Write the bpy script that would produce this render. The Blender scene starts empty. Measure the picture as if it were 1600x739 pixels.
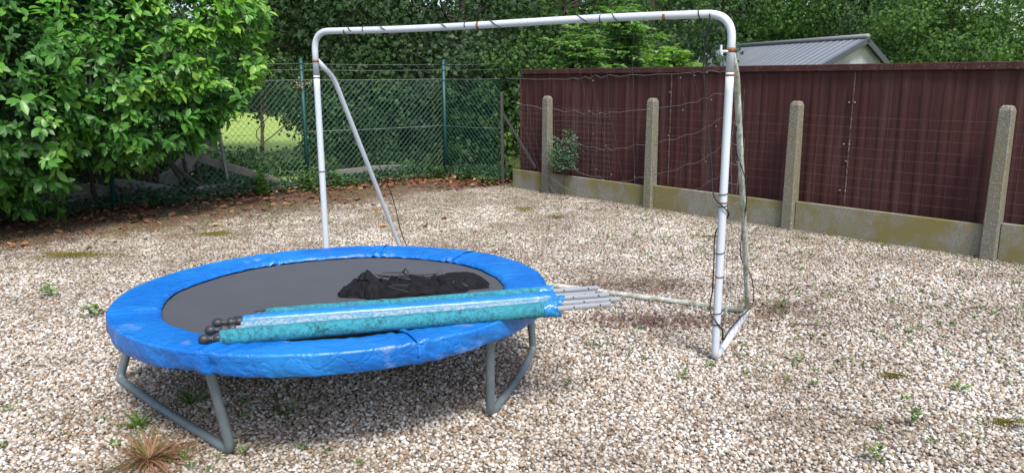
import bpy, math, random
import numpy as np
from mathutils import Matrix, Vector
R = math.radians
rng = np.random.default_rng(7)
random.seed(7)
S = bpy.context.scene
COL = S.collection

# ------------------------------------------------------------------ camera, world, sun, exposure
F_PX, PITCH, ROLL, EYE = 1177.0, 0.2079, -0.0055, 1.7
cam = bpy.data.objects.new('camera', bpy.data.cameras.new('camera'))
COL.objects.link(cam)
cam.data.sensor_width = 36.0
cam.data.lens = F_PX / 1600 * 36
cam.data.clip_end = 2000
sp_, cp_ = math.sin(PITCH), math.cos(PITCH)
fwd = Vector((0, cp_, -sp_)); up0 = Vector((0, sp_, cp_)); rt0 = Vector((1, 0, 0))
rt = math.cos(ROLL) * rt0 + math.sin(ROLL) * up0
up = -math.sin(ROLL) * rt0 + math.cos(ROLL) * up0
cam.matrix_world = Matrix(((rt.x, up.x, -fwd.x, 0), (rt.y, up.y, -fwd.y, 0), (rt.z, up.z, -fwd.z, EYE), (0, 0, 0, 1)))
S.camera = cam

SUN_EL, SUN_AZ = 57.0, 160.0      # degrees; azimuth clockwise from +Y
world = bpy.data.worlds.new("World"); S.world = world; world.use_nodes = True
wn = world.node_tree.nodes; wl = world.node_tree.links
sky = wn.new('ShaderNodeTexSky'); sky.sky_type = 'NISHITA'; sky.sun_disc = False
sky.sun_elevation = R(SUN_EL); sky.sun_rotation = R(SUN_AZ)
sky.dust_density = 3.0; sky.air_density = 1.0
bg = wn['Background']; bg.inputs['Strength'].default_value = 0.15
wl.new(sky.outputs[0], bg.inputs['Color'])
sun = bpy.data.objects.new('sun', bpy.data.lights.new('sun', 'SUN')); COL.objects.link(sun)
sun.data.energy = 2.5; sun.data.angle = R(12); sun.data.color = (1.0, 0.965, 0.91)
sd = Vector((math.sin(R(SUN_AZ)) * math.cos(R(SUN_EL)), math.cos(R(SUN_AZ)) * math.cos(R(SUN_EL)), math.sin(R(SUN_EL))))
sun.rotation_euler = sd.to_track_quat('Z', 'Y').to_euler()
S.view_settings.view_transform = 'Standard'; S.view_settings.look = 'None'
S.view_settings.gamma = 1; S.view_settings.exposure = 0.76
S.view_settings.use_curve_mapping = False

# ------------------------------------------------------------------ helpers
def tag(o, label=None, cat=None, group=None, kind=None):
    if label: o['label'] = label
    if cat: o['category'] = cat
    if group: o['group'] = group
    if kind: o['kind'] = kind
    return o

def empty(name, loc, label, cat, group=None, rz=0.0):
    o = bpy.data.objects.new(name, None); COL.objects.link(o)
    o.location = loc; o.rotation_euler = (0, 0, rz); o.empty_display_size = .1
    return tag(o, label, cat, group)

def link(name, me, mat, parent=None):
    o = bpy.data.objects.new(name, me); COL.objects.link(o)
    if mat: me.materials.append(mat)
    if parent is not None:
        o.parent = parent
        # geometry is written in world coordinates: take the parent's placement out
        o.matrix_parent_inverse = (Matrix.Translation(parent.location) @ parent.rotation_euler.to_matrix().to_4x4()).inverted()
    return o

def npmesh(name, V, faces, smooth=True, attr=None):
    """V (n,3); faces: list of int arrays (m,k)"""
    me = bpy.data.meshes.new(name)
    V = np.ascontiguousarray(V, dtype=np.float32)
    faces = [np.asarray(f, dtype=np.int32) for f in faces if len(f)]
    me.vertices.add(len(V)); me.vertices.foreach_set('co', V.ravel())
    loops = np.concatenate([f.ravel() for f in faces])
    tot = np.concatenate([np.full(len(f), f.shape[1], np.int32) for f in faces])
    st = np.concatenate([[0], np.cumsum(tot)[:-1]]).astype(np.int32)
    me.loops.add(len(loops)); me.loops.foreach_set('vertex_index', loops)
    me.polygons.add(len(tot)); me.polygons.foreach_set('loop_start', st)
    try: me.polygons.foreach_set('loop_total', tot)
    except Exception: pass
    me.update(calc_edges=True)
    me.polygons.foreach_set('use_smooth', np.full(len(tot), smooth))
    if attr is not None:
        a = me.attributes.new('rnd', 'FLOAT', 'POINT'); a.data.foreach_set('value', np.asarray(attr, np.float32))
    me.validate()
    return me

class MB:
    def __init__(s): s.V = []; s.F = {}; s.n = 0
    def add(s, V, faces):
        V = np.asarray(V, float); s.V.append(V)
        for f in faces:
            f = np.asarray(f)
            if f.ndim == 1: f = f[None]
            s.F.setdefault(f.shape[1], []).append(f + s.n)
        s.n += len(V); return s
    def mesh(s, name, smooth=True):
        return npmesh(name, np.concatenate(s.V), [np.concatenate(v) for v in s.F.values()], smooth)
    def box(s, c, h, ax=None, bevel=0.0):
        c = np.array(c, float); h = np.array(h, float)
        A = np.eye(3) if ax is None else np.array(ax, float)
        if bevel <= 0:
            sg = np.array([(i, j, k) for i in (-1, 1) for j in (-1, 1) for k in (-1, 1)], float)
            V = c + (sg * h) @ A
            return s.add(V, [np.array([(0,1,3,2),(4,6,7,5),(0,4,5,1),(2,3,7,6),(0,2,6,4),(1,5,7,3)])])
        b = bevel; V = []; idx = {}
        for i in (-1, 1):
            for j in (-1, 1):
                for k in (-1, 1):
                    for m in range(3):
                        q = h - b; q = q.copy(); q[m] = h[m]
                        idx[(i, j, k, m)] = len(V); V.append(np.array([i, j, k]) * q)
        f4 = []; f3 = []
        for m in range(3):
            a, d = [x for x in range(3) if x != m]
            for sg in (-1, 1):
                qs = []
                for (u, w) in ((-1, -1), (1, -1), (1, 1), (-1, 1)):
                    t = [0, 0, 0]; t[m] = sg; t[a] = u; t[d] = w; qs.append(idx[(*t, m)])
                f4.append(qs)
        for m in range(3):
            a, d = [x for x in range(3) if x != m]
            for u in (-1, 1):
                for w in (-1, 1):
                    t0 = [0, 0, 0]; t1 = [0, 0, 0]; t0[m] = -1; t1[m] = 1
                    t0[a] = t1[a] = u; t0[d] = t1[d] = w
                    f4.append([idx[(*t0, a)], idx[(*t1, a)], idx[(*t1, d)], idx[(*t0, d)]])
        for i in (-1, 1):
            for j in (-1, 1):
                for k in (-1, 1): f3.append([idx[(i, j, k, m)] for m in range(3)])
        return s.add(c + np.array(V) @ A, [np.array(f4), np.array(f3)])
    def tube(s, pts, r, seg=12, cap=True, squash=None):
        P = np.array(pts, float); n = len(P)
        rr = np.full(n, r) if np.isscalar(r) else np.array(r, float)
        T = np.gradient(P, axis=0); T /= np.linalg.norm(T, axis=1)[:, None] + 1e-12
        ref = np.array([0, 0, 1.0]) if abs(T[0][2]) < .9 else np.array([1.0, 0, 0])
        N = ref - T[0] * (ref @ T[0]); N /= np.linalg.norm(N)
        a = np.linspace(0, 2*np.pi, seg, endpoint=False); V = []
        for i in range(n):
            N = N - T[i] * (N @ T[i]); N /= np.linalg.norm(N) + 1e-12
            B = np.cross(T[i], N)
            V.append(P[i] + rr[i] * (np.cos(a)[:, None] * N + np.sin(a)[:, None] * B))
        V = np.concatenate(V); q = []
        for i in range(n - 1):
            j = np.arange(seg); k = (j + 1) % seg
            q.append(np.stack([i*seg+j, i*seg+k, (i+1)*seg+k, (i+1)*seg+j], -1))
        fs = [np.concatenate(q)]
        if cap: fs += [np.arange(seg)[::-1][None], (np.arange(seg) + (n-1)*seg)[None]]
        return s.add(V, fs)
    def ball(s, c, r, seg=16, ring=10):
        V = []; 
        for i in range(ring + 1):
            t = np.pi * i / ring
            for j in range(seg):
                p = 2*np.pi*j/seg
                V.append((np.sin(t)*np.cos(p)*r, np.sin(t)*np.sin(p)*r, np.cos(t)*r))
        q = []
        for i in range(ring):
            for j in range(seg):
                q.append((i*seg+j, (i+1)*seg+j, (i+1)*seg+(j+1)%seg, i*seg+(j+1)%seg))
        return s.add(np.array(V) + np.array(c), [np.array(q)])
    def build(s, name, mat, parent=None, smooth=True):
        return link(name, s.mesh(name, smooth), mat, parent)

def catmull(P, n=8):
    P = np.array(P, float); Q = np.concatenate([[2*P[0]-P[1]], P, [2*P[-1]-P[-2]]]); out = []
    for i in range(1, len(Q) - 2):
        for t in np.linspace(0, 1, n, endpoint=False):
            a, b, c, d = Q[i-1], Q[i], Q[i+1], Q[i+2]
            out.append(.5*((2*b)+(-a+c)*t+(2*a-5*b+4*c-d)*t*t+(-a+3*b-3*c+d)*t**3))
    out.append(P[-1]); return np.array(out)

def fillet(P, rad, n=6):
    """polyline with rounded inner corners"""
    P = [np.array(p, float) for p in P]; out = [P[0]]
    for i in range(1, len(P) - 1):
        a = P[i-1] - P[i]; b = P[i+1] - P[i]
        la, lb = np.linalg.norm(a), np.linalg.norm(b)
        r = min(rad if np.isscalar(rad) else rad[i-1], la*.45, lb*.45)
        p0 = P[i] + a/la*r; p1 = P[i] + b/lb*r
        for t in np.linspace(0, 1, n + 1): out.append((1-t)**2*p0 + 2*t*(1-t)*P[i] + t*t*p1)
    out.append(P[-1]); return np.array(out)

def dens(P, step=.05):
    P = np.array(P, float); out = []
    for a, b in zip(P[:-1], P[1:]):
        k = max(1, int(np.linalg.norm(b-a)/step))
        out += [a + (b-a)*t for t in np.linspace(0, 1, k, endpoint=False)]
    out.append(P[-1]); return np.array(out)

def vnoise(X, Y, seed=0, oct=4):
    """cheap smooth 2D noise"""
    g = np.random.default_rng(seed); out = 0; amp = 1
    for o in range(oct):
        for _ in range(4):
            a = g.uniform(0, 2*np.pi); k = 2**o * g.uniform(.7, 1.4)
            out = out + amp*np.sin(k*(np.cos(a)*X + np.sin(a)*Y) + g.uniform(0, 6.3))
        amp *= .55
    return out/6

# ------------------------------------------------------------------ materials
class Mat:
    def __init__(s, name, rough=.6, color=(.5,.5,.5), metal=0, spec=.5):
        s.m = bpy.data.materials.new(name); s.m.use_nodes = True
        s.t = s.m.node_tree; s.n = s.t.nodes; s.b = s.n['Principled BSDF']
        s.b.inputs['Roughness'].default_value = rough
        s.b.inputs['Base Color'].default_value = (*color, 1)
        s.b.inputs['Metallic'].default_value = metal
        s.b.inputs['Specular IOR Level'].default_value = spec
        s.out = s.n['Material Output']
    def new(s, t, **k):
        n = s.n.new(t)
        for a, v in k.items():
            if a.startswith('i_'):
                key = a[2:]; key = int(key) if key.isdigit() else key.replace('_', ' ')
                n.inputs[key].default_value = v
            else: setattr(n, a, v)
        return n
    def l(s, a, b): s.t.links.new(a, b)
    def coord(s, kind='Position', scale=None):
        if kind == 'Position': o = s.new('ShaderNodeNewGeometry').outputs['Position']
        else: o = s.new('ShaderNodeTexCoord').outputs[kind]
        if scale:
            m = s.new('ShaderNodeMapping'); m.inputs['Scale'].default_value = scale
            s.l(o, m.inputs[0]); o = m.outputs[0]
        return o
    def noise(s, scale, detail=4, vec=None, rough=.55, out=0):
        n = s.new('ShaderNodeTexNoise'); n.inputs['Scale'].default_value = scale
        n.inputs['Detail'].default_value = detail; n.inputs['Roughness'].default_value = rough
        s.l(vec if vec is not None else s.coord(), n.inputs['Vector']); return n.outputs[out]
    def ramp(s, fac, stops, interp='LINEAR'):
        r = s.new('ShaderNodeValToRGB'); cr = r.color_ramp; cr.interpolation = interp
        while len(cr.elements) < len(stops): cr.elements.new(.5)
        for e, (p, c) in zip(cr.elements, stops):
            e.position = p; e.color = (*c, 1) if not np.isscalar(c) else (c, c, c, 1)
        s.l(fac, r.inputs[0]); return r.outputs[0]
    def mix(s, fac, a, b, mode='MIX'):
        m = s.new('ShaderNodeMix', data_type='RGBA', blend_type=mode)
        for sock, v in ((m.inputs[0], fac), (m.inputs[6], a), (m.inputs[7], b)):
            if hasattr(v, 'links'): s.l(v, sock)
            elif np.isscalar(v): sock.default_value = v
            else: sock.default_value = (*v, 1)
        return m.outputs[2]
    def math(s, op, a, b=0.0, clamp=False):
        m = s.new('ShaderNodeMath', operation=op, use_clamp=clamp)
        for sock, v in ((m.inputs[0], a), (m.inputs[1], b)):
            if hasattr(v, 'links'): s.l(v, sock)
            else: sock.default_value = v
        return m.outputs[0]
    def col(s, c): s.l(c, s.b.inputs['Base Color']); return s
    def rough(s, c): s.l(c, s.b.inputs['Roughness']); return s
    def bump(s, h, strength=.3, dist=.01):
        b = s.new('ShaderNodeBump'); b.inputs['Strength'].default_value = strength
        b.inputs['Distance'].default_value = dist; s.l(h, b.inputs['Height'])
        s.l(b.outputs[0], s.b.inputs['Normal']); return s
    def attr(s, name='rnd'):
        return s.new('ShaderNodeAttribute', attribute_name=name).outputs['Fac']

def leaf_mat(name, stops, rough=.45, trans=.3, spec=.5, tmul=(1.3, 1.5, .5)):
    m = Mat(name, rough, spec=spec)
    c = m.ramp(m.attr(), stops); 
    m.col(c)
    if trans > 0:
        tr = m.new('ShaderNodeBsdfTranslucent'); m.l(m.mix(1.0, c, tmul, 'MULTIPLY'), tr.inputs[0])
        mx = m.new('ShaderNodeMixShader'); mx.inputs[0].default_value = trans
        m.l(m.b.outputs[0], mx.inputs[1]); m.l(tr.outputs[0], mx.inputs[2]); m.l(mx.outputs[0], m.out.inputs[0])
    return m.m

def simple(name, color, rough=.6, metal=0, var=.25, scale=12, bump=0, dist=.003):
    m = Mat(name, rough, color, metal)
    n = m.noise(scale, 5)
    c2 = tuple(x*(1-var) for x in color)
    m.col(m.mix(n, c2, tuple(min(1, x*(1+var*.6)) for x in color)))
    if bump: m.bump(m.noise(scale*4, 4), bump, dist)
    return m.m

# geometry of the place (metres)
CORNER = np.array([-0.15, 12.15])
WO = np.array([0.354, 11.484]); WD = np.array([.664, -.747]); WN = np.array([.747, .664])   # concrete post line
FP = [np.array([-9.2, 5.9]), np.array([-7.25, 7.85]), np.array([-5.22, 9.77]), np.array([-3.17, 11.66]), np.array([-1.14, 13.0]), CORNER]   # chain link posts

# stone palette shared by the ground below and the pebbles
def gravel_tint(m, base, pebble):
    """litter, moss and soil stains lying on the gravel: world position masks"""
    pos = m.coord()
    sep = m.new('ShaderNodeSeparateXYZ'); m.l(pos, sep.inputs[0])
    x, y = sep.outputs[0], sep.outputs[1]
    # distance in front of the chain link fence (line through FP[1] and FP[3]) and its right half
    def dline(A, B):
        d = (B - A)/np.linalg.norm(B - A); n = np.array([d[1], -d[0]])
        return m.math('ADD', m.math('ADD', m.math('MULTIPLY', x, float(n[0])), m.math('MULTIPLY', y, float(n[1]))), float(-(A @ n)))
    d1 = dline(FP[1], FP[3]); d2 = dline(FP[3], FP[4])
    d = m.math('MINIMUM', d1, m.math('MULTIPLY', m.math('ADD', d2, .1), 2.6))
    wob = m.math('MULTIPLY', m.math('SUBTRACT', m.noise(1.1, 4), .5), 1.6)
    dd = m.math('ADD', d, wob)
    wob2 = m.math('MULTIPLY', m.math('SUBTRACT', m.noise(4.5, 6, rough=.75), .5), 2.6)
    lit = m.math('DIVIDE', m.math('SUBTRACT', 1.95, m.math('ADD', dd, wob2)), .75, True)       # 1 at the fence
    c = m.mix(m.math('MULTIPLY', lit, .9 if pebble else 1.0), base, m.mix(m.noise(30, 3), (.035, .017, .011), (.12, .05, .028)))
    # reddish litter patches near the goal foot
    def blob(cx, cy, rx, ry, wobble=.6):
        ax = m.math('DIVIDE', m.math('SUBTRACT', x, cx), rx); ay = m.math('DIVIDE', m.math('SUBTRACT', y, cy), ry)
        r2 = m.math('ADD', m.math('MULTIPLY', ax, ax), m.math('MULTIPLY', ay, ay))
        r2 = m.math('ADD', r2, m.math('MULTIPLY', m.math('SUBTRACT', m.noise(5.5, 5), .5), 3.2*wobble))
        return m.math('SUBTRACT', 1.0, r2, clamp=True)
    for (cx, cy, rx, ry) in ((1.05, 5.1, .75, .22), (1.0, 6.0, .9, .3), (2.0, 5.4, .35, .3)):
        b = blob(cx, cy, rx, ry, 1.0)
        c = m.mix(m.math('MULTIPLY', b, .55, True), c, (.10, .06, .045))
    # moss
    mo = m.ramp(m.noise(1.7, 7, rough=.75), [(.47, 0), (.56, 1)])
    near = m.math('SUBTRACT', 1.0, m.math('DIVIDE', m.math('SUBTRACT', d, .6), 4.0), clamp=True)
    mo = m.math('MULTIPLY', mo, near)
    c = m.mix(m.math('MULTIPLY', mo, .85), c, m.mix(m.noise(60, 2), (.04, .038, .008), (.15, .13, .03)))
    # thin dirty areas in the open gravel
    far = m.math('MULTIPLY', m.math('SUBTRACT', y, 4.4), .018, True)
    di = m.ramp(m.math('ADD', m.noise(.9, 6, rough=.75), far), [(.43, 0), (.66, 1)])
    c = m.mix(m.math('MULTIPLY', di, .62), c, (.125, .088, .055))
    # weeds and algae along the plinth
    n = WN; dw = m.math('SUBTRACT', float(WO @ n), m.math('ADD', m.math('MULTIPLY', x, float(n[0])), m.math('MULTIPLY', y, float(n[1]))))
    edge = m.math('SUBTRACT', 1.0, m.math('DIVIDE', m.math('ADD', dw, m.math('MULTIPLY', wob, .15)), .22), clamp=True)
    c = m.mix(m.math('MULTIPLY', edge, .6), c, (.07, .06, .03))
    return c

STONES = [(0, (.56,.52,.46)), (.14, (.38,.335,.265)), (.27, (.63,.62,.585)), (.40, (.31,.22,.14)), (.47, (.50,.45,.38)),
          (.59, (.24,.225,.21)), (.66, (.71,.71,.69)), (.77, (.37,.30,.225)), (.86, (.12,.105,.09)), (.93, (.31,.19,.12)), (.96, (.54,.52,.50))]

# ------------------------------------------------------------------ ground sheets
def ground_mat():
    m = Mat('gravel_bed_material', .9)
    v = m.new('ShaderNodeTexVoronoi'); v.inputs['Scale'].default_value = 55; m.l(m.coord(), v.inputs['Vector'])
    c = m.ramp(m.new_sep(v.outputs['Color']), STONES, 'CONSTANT')
    e = m.ramp(v.outputs['Distance'], [(.25, 1), (.6, .25)])
    c = m.mix(1.0, c, e, 'MULTIPLY')
    c = m.mix(.6, c, (.07, .05, .032))
    m.col(gravel_tint(m, c, False)); 
    m.bump(v.outputs['Distance'], -.6 if False else .6, .008)
    return m.m
def _sep(self, c):
    s = self.new('ShaderNodeSeparateColor'); self.l(c, s.inputs[0]); return s.outputs[0]
Mat.new_sep = _sep

def meadow_mat():
    m = Mat('meadow_material', .9)
    n = m.noise(.35, 5); n2 = m.noise(9, 4)
    c = m.mix(n, (.22, .34, .05), (.38, .47, .11)); c = m.mix(m.math('MULTIPLY', n2, .5), c, (.09, .14, .03))
    return m.col(c).bump(n2, .5, .05).m

me = MB(); me.add([(-400,-400,-.03),(400,-400,-.03),(400,600,-.03),(-400,600,-.03)], [np.array([[0,1,2,3]])])
tag(me.build('ground', meadow_mat()), kind='structure')

# gravel bed: polygon in front of the fence and wall, gently uneven
def gz(X, Y):
    return .012*vnoise(X*1.3, Y*1.3, 3, 3)
bed_poly = [FP[0] + np.array([-.25, .1]), FP[1] + np.array([-.1, .2]), FP[2] + np.array([-.1, .15]), FP[3] + np.array([-.05, .2]),
            FP[4] + np.array([.02, .25]), CORNER + np.array([.1, .15]), WO + WD*12 + WN*.03, np.array([8.3, -2.5]), np.array([-9.2, -2.5])]
def in_poly(X, Y, poly):
    ins = np.zeros(X.shape, bool); n = len(poly)
    for i in range(n):
        x1, y1 = poly[i]; x2, y2 = poly[(i+1) % n]
        c = ((y1 > Y) != (y2 > Y)) & (X < (x2-x1)*(Y-y1)/(y2-y1+1e-12)+x1); ins ^= c
    return ins
xs = np.linspace(-9.6, 8.6, 183); ys = np.linspace(-2.5, 13.5, 161)
GX, GY = np.meshgrid(xs, ys); GZ = gz(GX, GY)
ins = in_poly(GX, GY, bed_poly)
idx = np.arange(GX.size).reshape(GX.shape)
q = np.stack([idx[:-1,:-1], idx[:-1,1:], idx[1:,1:], idx[1:,:-1]], -1).reshape(-1, 4)
ok = ins.ravel()[q].any(1)
bed = link('gravel_bed', npmesh('gravel_bed', np.stack([GX.ravel(), GY.ravel(), GZ.ravel()], -1), [q[ok]]), ground_mat())
tag(bed, kind='structure')

# ------------------------------------------------------------------ pebbles (stuff), instanced on points
def pebble_protos(mat):
    import bmesh
    out = []
    coll = bpy.data.collections.new('pebble_shapes')
    for k in range(8):
        bm = bmesh.new(); bmesh.ops.create_icosphere(bm, subdivisions=2, radius=.5)
        g = np.random.default_rng(50+k); sx, sy, sz = g.uniform(.9, 1.15), g.uniform(.7, .9), g.uniform(.5, .7)
        ph = g.uniform(0, 6, 6)
        for v in bm.verts:
            p = v.co.copy()
            f = 1 + .08*math.sin(3.1*p.x*2+ph[0])+.07*math.sin(5*p.y+ph[1])+.05*math.sin(6*p.z+ph[2])
            v.co = Vector((p.x*sx*f, p.y*sy*f, p.z*sz*f))
        me = bpy.data.meshes.new('pebble'); bm.to_mesh(me); bm.free()
        me.polygons.foreach_set('use_smooth', [True]*len(me.polygons)); me.materials.append(mat)
        o = bpy.data.objects.new('pebble', me); coll.objects.link(o); out.append(o)
    return coll

def instancer(name, P, rot, scl, coll, mat):
    me = bpy.data.meshes.new(name); me.vertices.add(len(P)); me.vertices.foreach_set('co', np.asarray(P, np.float32).ravel())
    a = me.attributes.new('rot', 'FLOAT_VECTOR', 'POINT'); a.data.foreach_set('vector', np.asarray(rot, np.float32).ravel())
    a = me.attributes.new('scl', 'FLOAT', 'POINT'); a.data.foreach_set('value', np.asarray(scl, np.float32))
    me.update(); o = link(name, me, mat)
    ng = bpy.data.node_groups.new(name, 'GeometryNodeTree')
    ng.interface.new_socket('Geometry', in_out='INPUT', socket_type='NodeSocketGeometry')
    ng.interface.new_socket('Geometry', in_out='OUTPUT', socket_type='NodeSocketGeometry')
    N = ng.nodes; L = ng.links
    gi = N.new('NodeGroupInput'); go = N.new('NodeGroupOutput')
    ci = N.new('GeometryNodeCollectionInfo'); ci.inputs[0].default_value = coll
    ci.inputs['Separate Children'].default_value = True; ci.inputs['Reset Children'].default_value = True
    ip = N.new('GeometryNodeInstanceOnPoints'); ip.inputs['Pick Instance'].default_value = True
    ar = N.new('GeometryNodeInputNamedAttribute'); ar.data_type = 'FLOAT_VECTOR'; ar.inputs[0].default_value = 'rot'
    as_ = N.new('GeometryNodeInputNamedAttribute'); as_.data_type = 'FLOAT'; as_.inputs[0].default_value = 'scl'
    e2r = N.new('FunctionNodeEulerToRotation')
    L.new(gi.outputs[0], ip.inputs['Points']); L.new(ci.outputs[0], ip.inputs['Instance'])
    L.new(ar.outputs[0], e2r.inputs[0]); L.new(e2r.outputs[0], ip.inputs['Rotation']); L.new(as_.outputs[0], ip.inputs['Scale'])
    L.new(ip.outputs[0], go.inputs[0])
    md = o.modifiers.new('scatter', 'NODES'); md.node_group = ng
    return o

def pebble_mat():
    m = Mat('pebble_material', .75, spec=.35)
    r = m.new('ShaderNodeObjectInfo').outputs['Random']
    c = m.ramp(r, STONES, 'CONSTANT')
    v = m.noise(90, 3); c = m.mix(m.math('MULTIPLY', v, .35), c, (.2, .14, .09))
    m.col(gravel_tint(m, c, True)); return m.m

PM = pebble_mat(); PC = pebble_protos(PM)
pts = []; scs = []
def jitter_grid(x0, x1, y0, y1, sp):
    gx, gy = np.meshgrid(np.arange(x0, x1, sp), np.arange(y0, y1, sp*.9))
    gx = gx + rng.uniform(-.5, .5, gx.shape)*sp; gy = gy + rng.uniform(-.5, .5, gy.shape)*sp
    return gx.ravel(), gy.ravel()
for (y0, y1, sp, wmul, smin, smax) in ((1.9, 4.2, .0180, .75, .0115, .038), (4.2, 7.0, .0205, .74, .013, .040), (7.0, 13.4, .025, .72, .016, .044)):
    for layer in range(2 if y0 < 7 else 1):
        gx, gy = jitter_grid(-11, 9, y0, y1, sp)
        k = (np.abs(gx) < gy*wmul + 1.1) & in_poly(gx, gy, bed_poly)
        gx, gy = gx[k], gy[k]
        if layer == 1:
            k = rng.random(len(gx)) < .16; gx, gy = gx[k], gy[k]
        s = smin + (smax - smin)*rng.beta(1.5, 3.8, len(gx)) 
        d = (FP[3]-FP[1])/np.linalg.norm(FP[3]-FP[1]); nn = np.array([d[1], -d[0]])
        dist = (gx - FP[1][0])*nn[0] + (gy - FP[1][1])*nn[1] + .5*vnoise(gx*1.2, gy*1.2, 11)
        bare = np.clip((vnoise(gx*2.3, gy*2.3, 91, 5)-.55)*2.2, 0, .6)
        k = rng.random(len(gx)) < np.clip(-.1 + dist/1.8, .10, 1)*(1-bare)
        gx, gy, s = gx[k], gy[k], s[k]
        z = gz(gx, gy) + s*.12 + (.008*rng.random(len(gx)) + .006 if layer else 0)
        pts.append(np.stack([gx, gy, z], -1)); scs.append(s)
P = np.concatenate(pts); sc = np.concatenate(scs)
rot = np.stack([rng.normal(0, .35, len(P)), rng.normal(0, .35, len(P)), rng.uniform(0, 6.28, len(P))], -1)
tag(instancer('gravel', P, rot, sc, PC, PM), kind='stuff', label='pale mixed pebbles covering the whole yard', cat='gravel')
print('pebbles', len(P))

# ------------------------------------------------------------------ leaf generators
def leaf_mesh(name, P, D, N, L, W, style='long', rnd=None):
    """P base points, D axis, N upper normal, L length, W half width"""
    D = D/np.linalg.norm(D, axis=1)[:, None]
    Sd = np.cross(D, N); Sd /= np.linalg.norm(Sd, axis=1)[:, None] + 1e-9; Nn = np.cross(Sd, D)
    n = len(P); L = np.asarray(L)[:, None]*np.ones((n, 1)); W = np.asarray(W)[:, None]*np.ones((n, 1))
    def pt(t, w, h): return P + D*L*t + Sd*W*w + Nn*L*h
    if style == 'long':
        droop = rng.uniform(.02, .16, (n, 1))
        def pt(t, w, h): return P + D*L*t + Sd*W*w + Nn*(L*(h) - L*droop*t*t*1.3)
        V = np.stack([pt(0, 0, 0), pt(.3, .8, .06), pt(.3, 0, .015), pt(.3, -.8, .06), pt(.66, .95, .05), pt(.66, 0, 0), pt(.66, -.95, .05), pt(1, 0, -.03)], 1)
        f3 = np.array([(0,2,1),(0,3,2),(4,5,7),(5,6,7)]); f4 = np.array([(1,2,5,4),(2,3,6,5)]); k = 8
    else:
        V = np.stack([pt(0, 0, 0), pt(.45, 1, .1), pt(.45, -1, .1), pt(1, 0, -.05)], 1)
        f3 = np.array([(0,2,1),(1,2,3)]); f4 = np.zeros((0,4), int); k = 4
    off = (np.arange(n)*k)[:, None, None]
    fs = [(f3[None]+off).reshape(-1, 3)]
    if len(f4): fs.append((f4[None]+off).reshape(-1, 4))
    if rnd is None: rnd = rng.random(n)
    return V.reshape(-1, 3), fs, np.repeat(rnd, k)

def leaves_obj(name, parts, mat, parent=None, smooth=True):
    """parts: list of (V, fs, rnd)"""
    V = np.concatenate([p[0] for p in parts]); o = 0; F = {}; r = np.concatenate([p[2] for p in parts])
    for p in parts:
        for f in p[1]: F.setdefault(f.shape[1], []).append(f + o)
        o += len(p[0])
    return link(name, npmesh(name, V, [np.concatenate(v) for v in F.values()], smooth, r), mat, parent)

def unit(n):
    v = rng.normal(size=(n, 3)); return v/np.linalg.norm(v, axis=1)[:, None]

def blob_surface(blobs, n, keep=.86, inner=0.0):
    """points and outward normals on the outside of a union of ellipsoids with a lumpy surface"""
    area = np.array([b[1][0]*b[1][1]+b[1][1]*b[1][2]+b[1][0]*b[1][2] for b in blobs]); cnt = (n*area/area.sum()).astype(int)
    PP = []; NN = []
    for i, (c, r) in enumerate(blobs):
        c = np.array(c); r = np.array(r); u = unit(cnt[i])
        lump = 1 + .10*np.sin(u[:, 0]*7+i)*np.sin(u[:, 1]*6+2*i) + .07*np.sin(u[:, 2]*11+i*3)
        sh = (1 - inner*rng.random(len(u)))*lump
        p = c + u*r*sh[:, None]; nn = u/r; nn /= np.linalg.norm(nn, axis=1)[:, None]
        k = np.ones(len(p), bool)
        for j, (c2, r2) in enumerate(blobs):
            if j != i: k &= (((p-np.array(c2))/np.array(r2))**2).sum(1) > keep**2
        PP.append(p[k]); NN.append(nn[k])
    return np.concatenate(PP), np.concatenate(NN)

# ------------------------------------------------------------------ tree builder
BARK = simple('bark', (.075, .06, .045), .9, var=.5, scale=9, bump=.8, dist=.02)
def crown_parts(centre, rad, nclump, per, L, spread, zmin=.3, hang=.25, seed=None, inner=.55, wf=.42):
    c = np.array(centre); r = np.array(rad); u = unit(nclump)
    lump = 1 + .16*np.sin(u[:, 0]*5+c[0])*np.sin(u[:, 1]*4+c[1]) + .12*np.sin(u[:, 2]*9+c[0]*2)
    p = c + u*r*(lump*(1-inner*rng.random(nclump)**1.8))[:, None]
    k = p[:, 2] > zmin; p = p[k]; u = u[k]
    tone = rng.random(len(p))**1.5*.7
    n = len(p)*per
    C_ = np.repeat(p, per, 0); U = np.repeat(u, per, 0)
    off = rng.normal(size=(n, 3))*spread*np.array([1, 1, .6])
    D = unit(n)*1.0 + U*.25; D[:, 2] -= hang
    N = unit(n)*.38 + off/spread*.75 + U*.45; N[:, 2] += .55
    l = L*rng.uniform(.6, 1.25, n)
    return leaf_mesh('', C_+off, D, N, l, l*wf, 'small', np.clip(np.repeat(tone, per)+rng.random(n)*.3, 0, 1)), p

def branch_mb(mb, a, b, r0, r1, bend=.15, n=7, seg=7):
    a = np.array(a, float); b = np.array(b, float); t = np.linspace(0, 1, n)[:, None]
    Lg = np.linalg.norm(b-a); w = rng.normal(size=3)*Lg*bend
    P = a*(1-t)+b*t + np.sin(t*np.pi)*w + np.sin(t*2*np.pi)*rng.normal(size=3)*Lg*bend*.3
    mb.tube(P, np.linspace(r0, r1, n), seg, cap=False); return P

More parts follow.
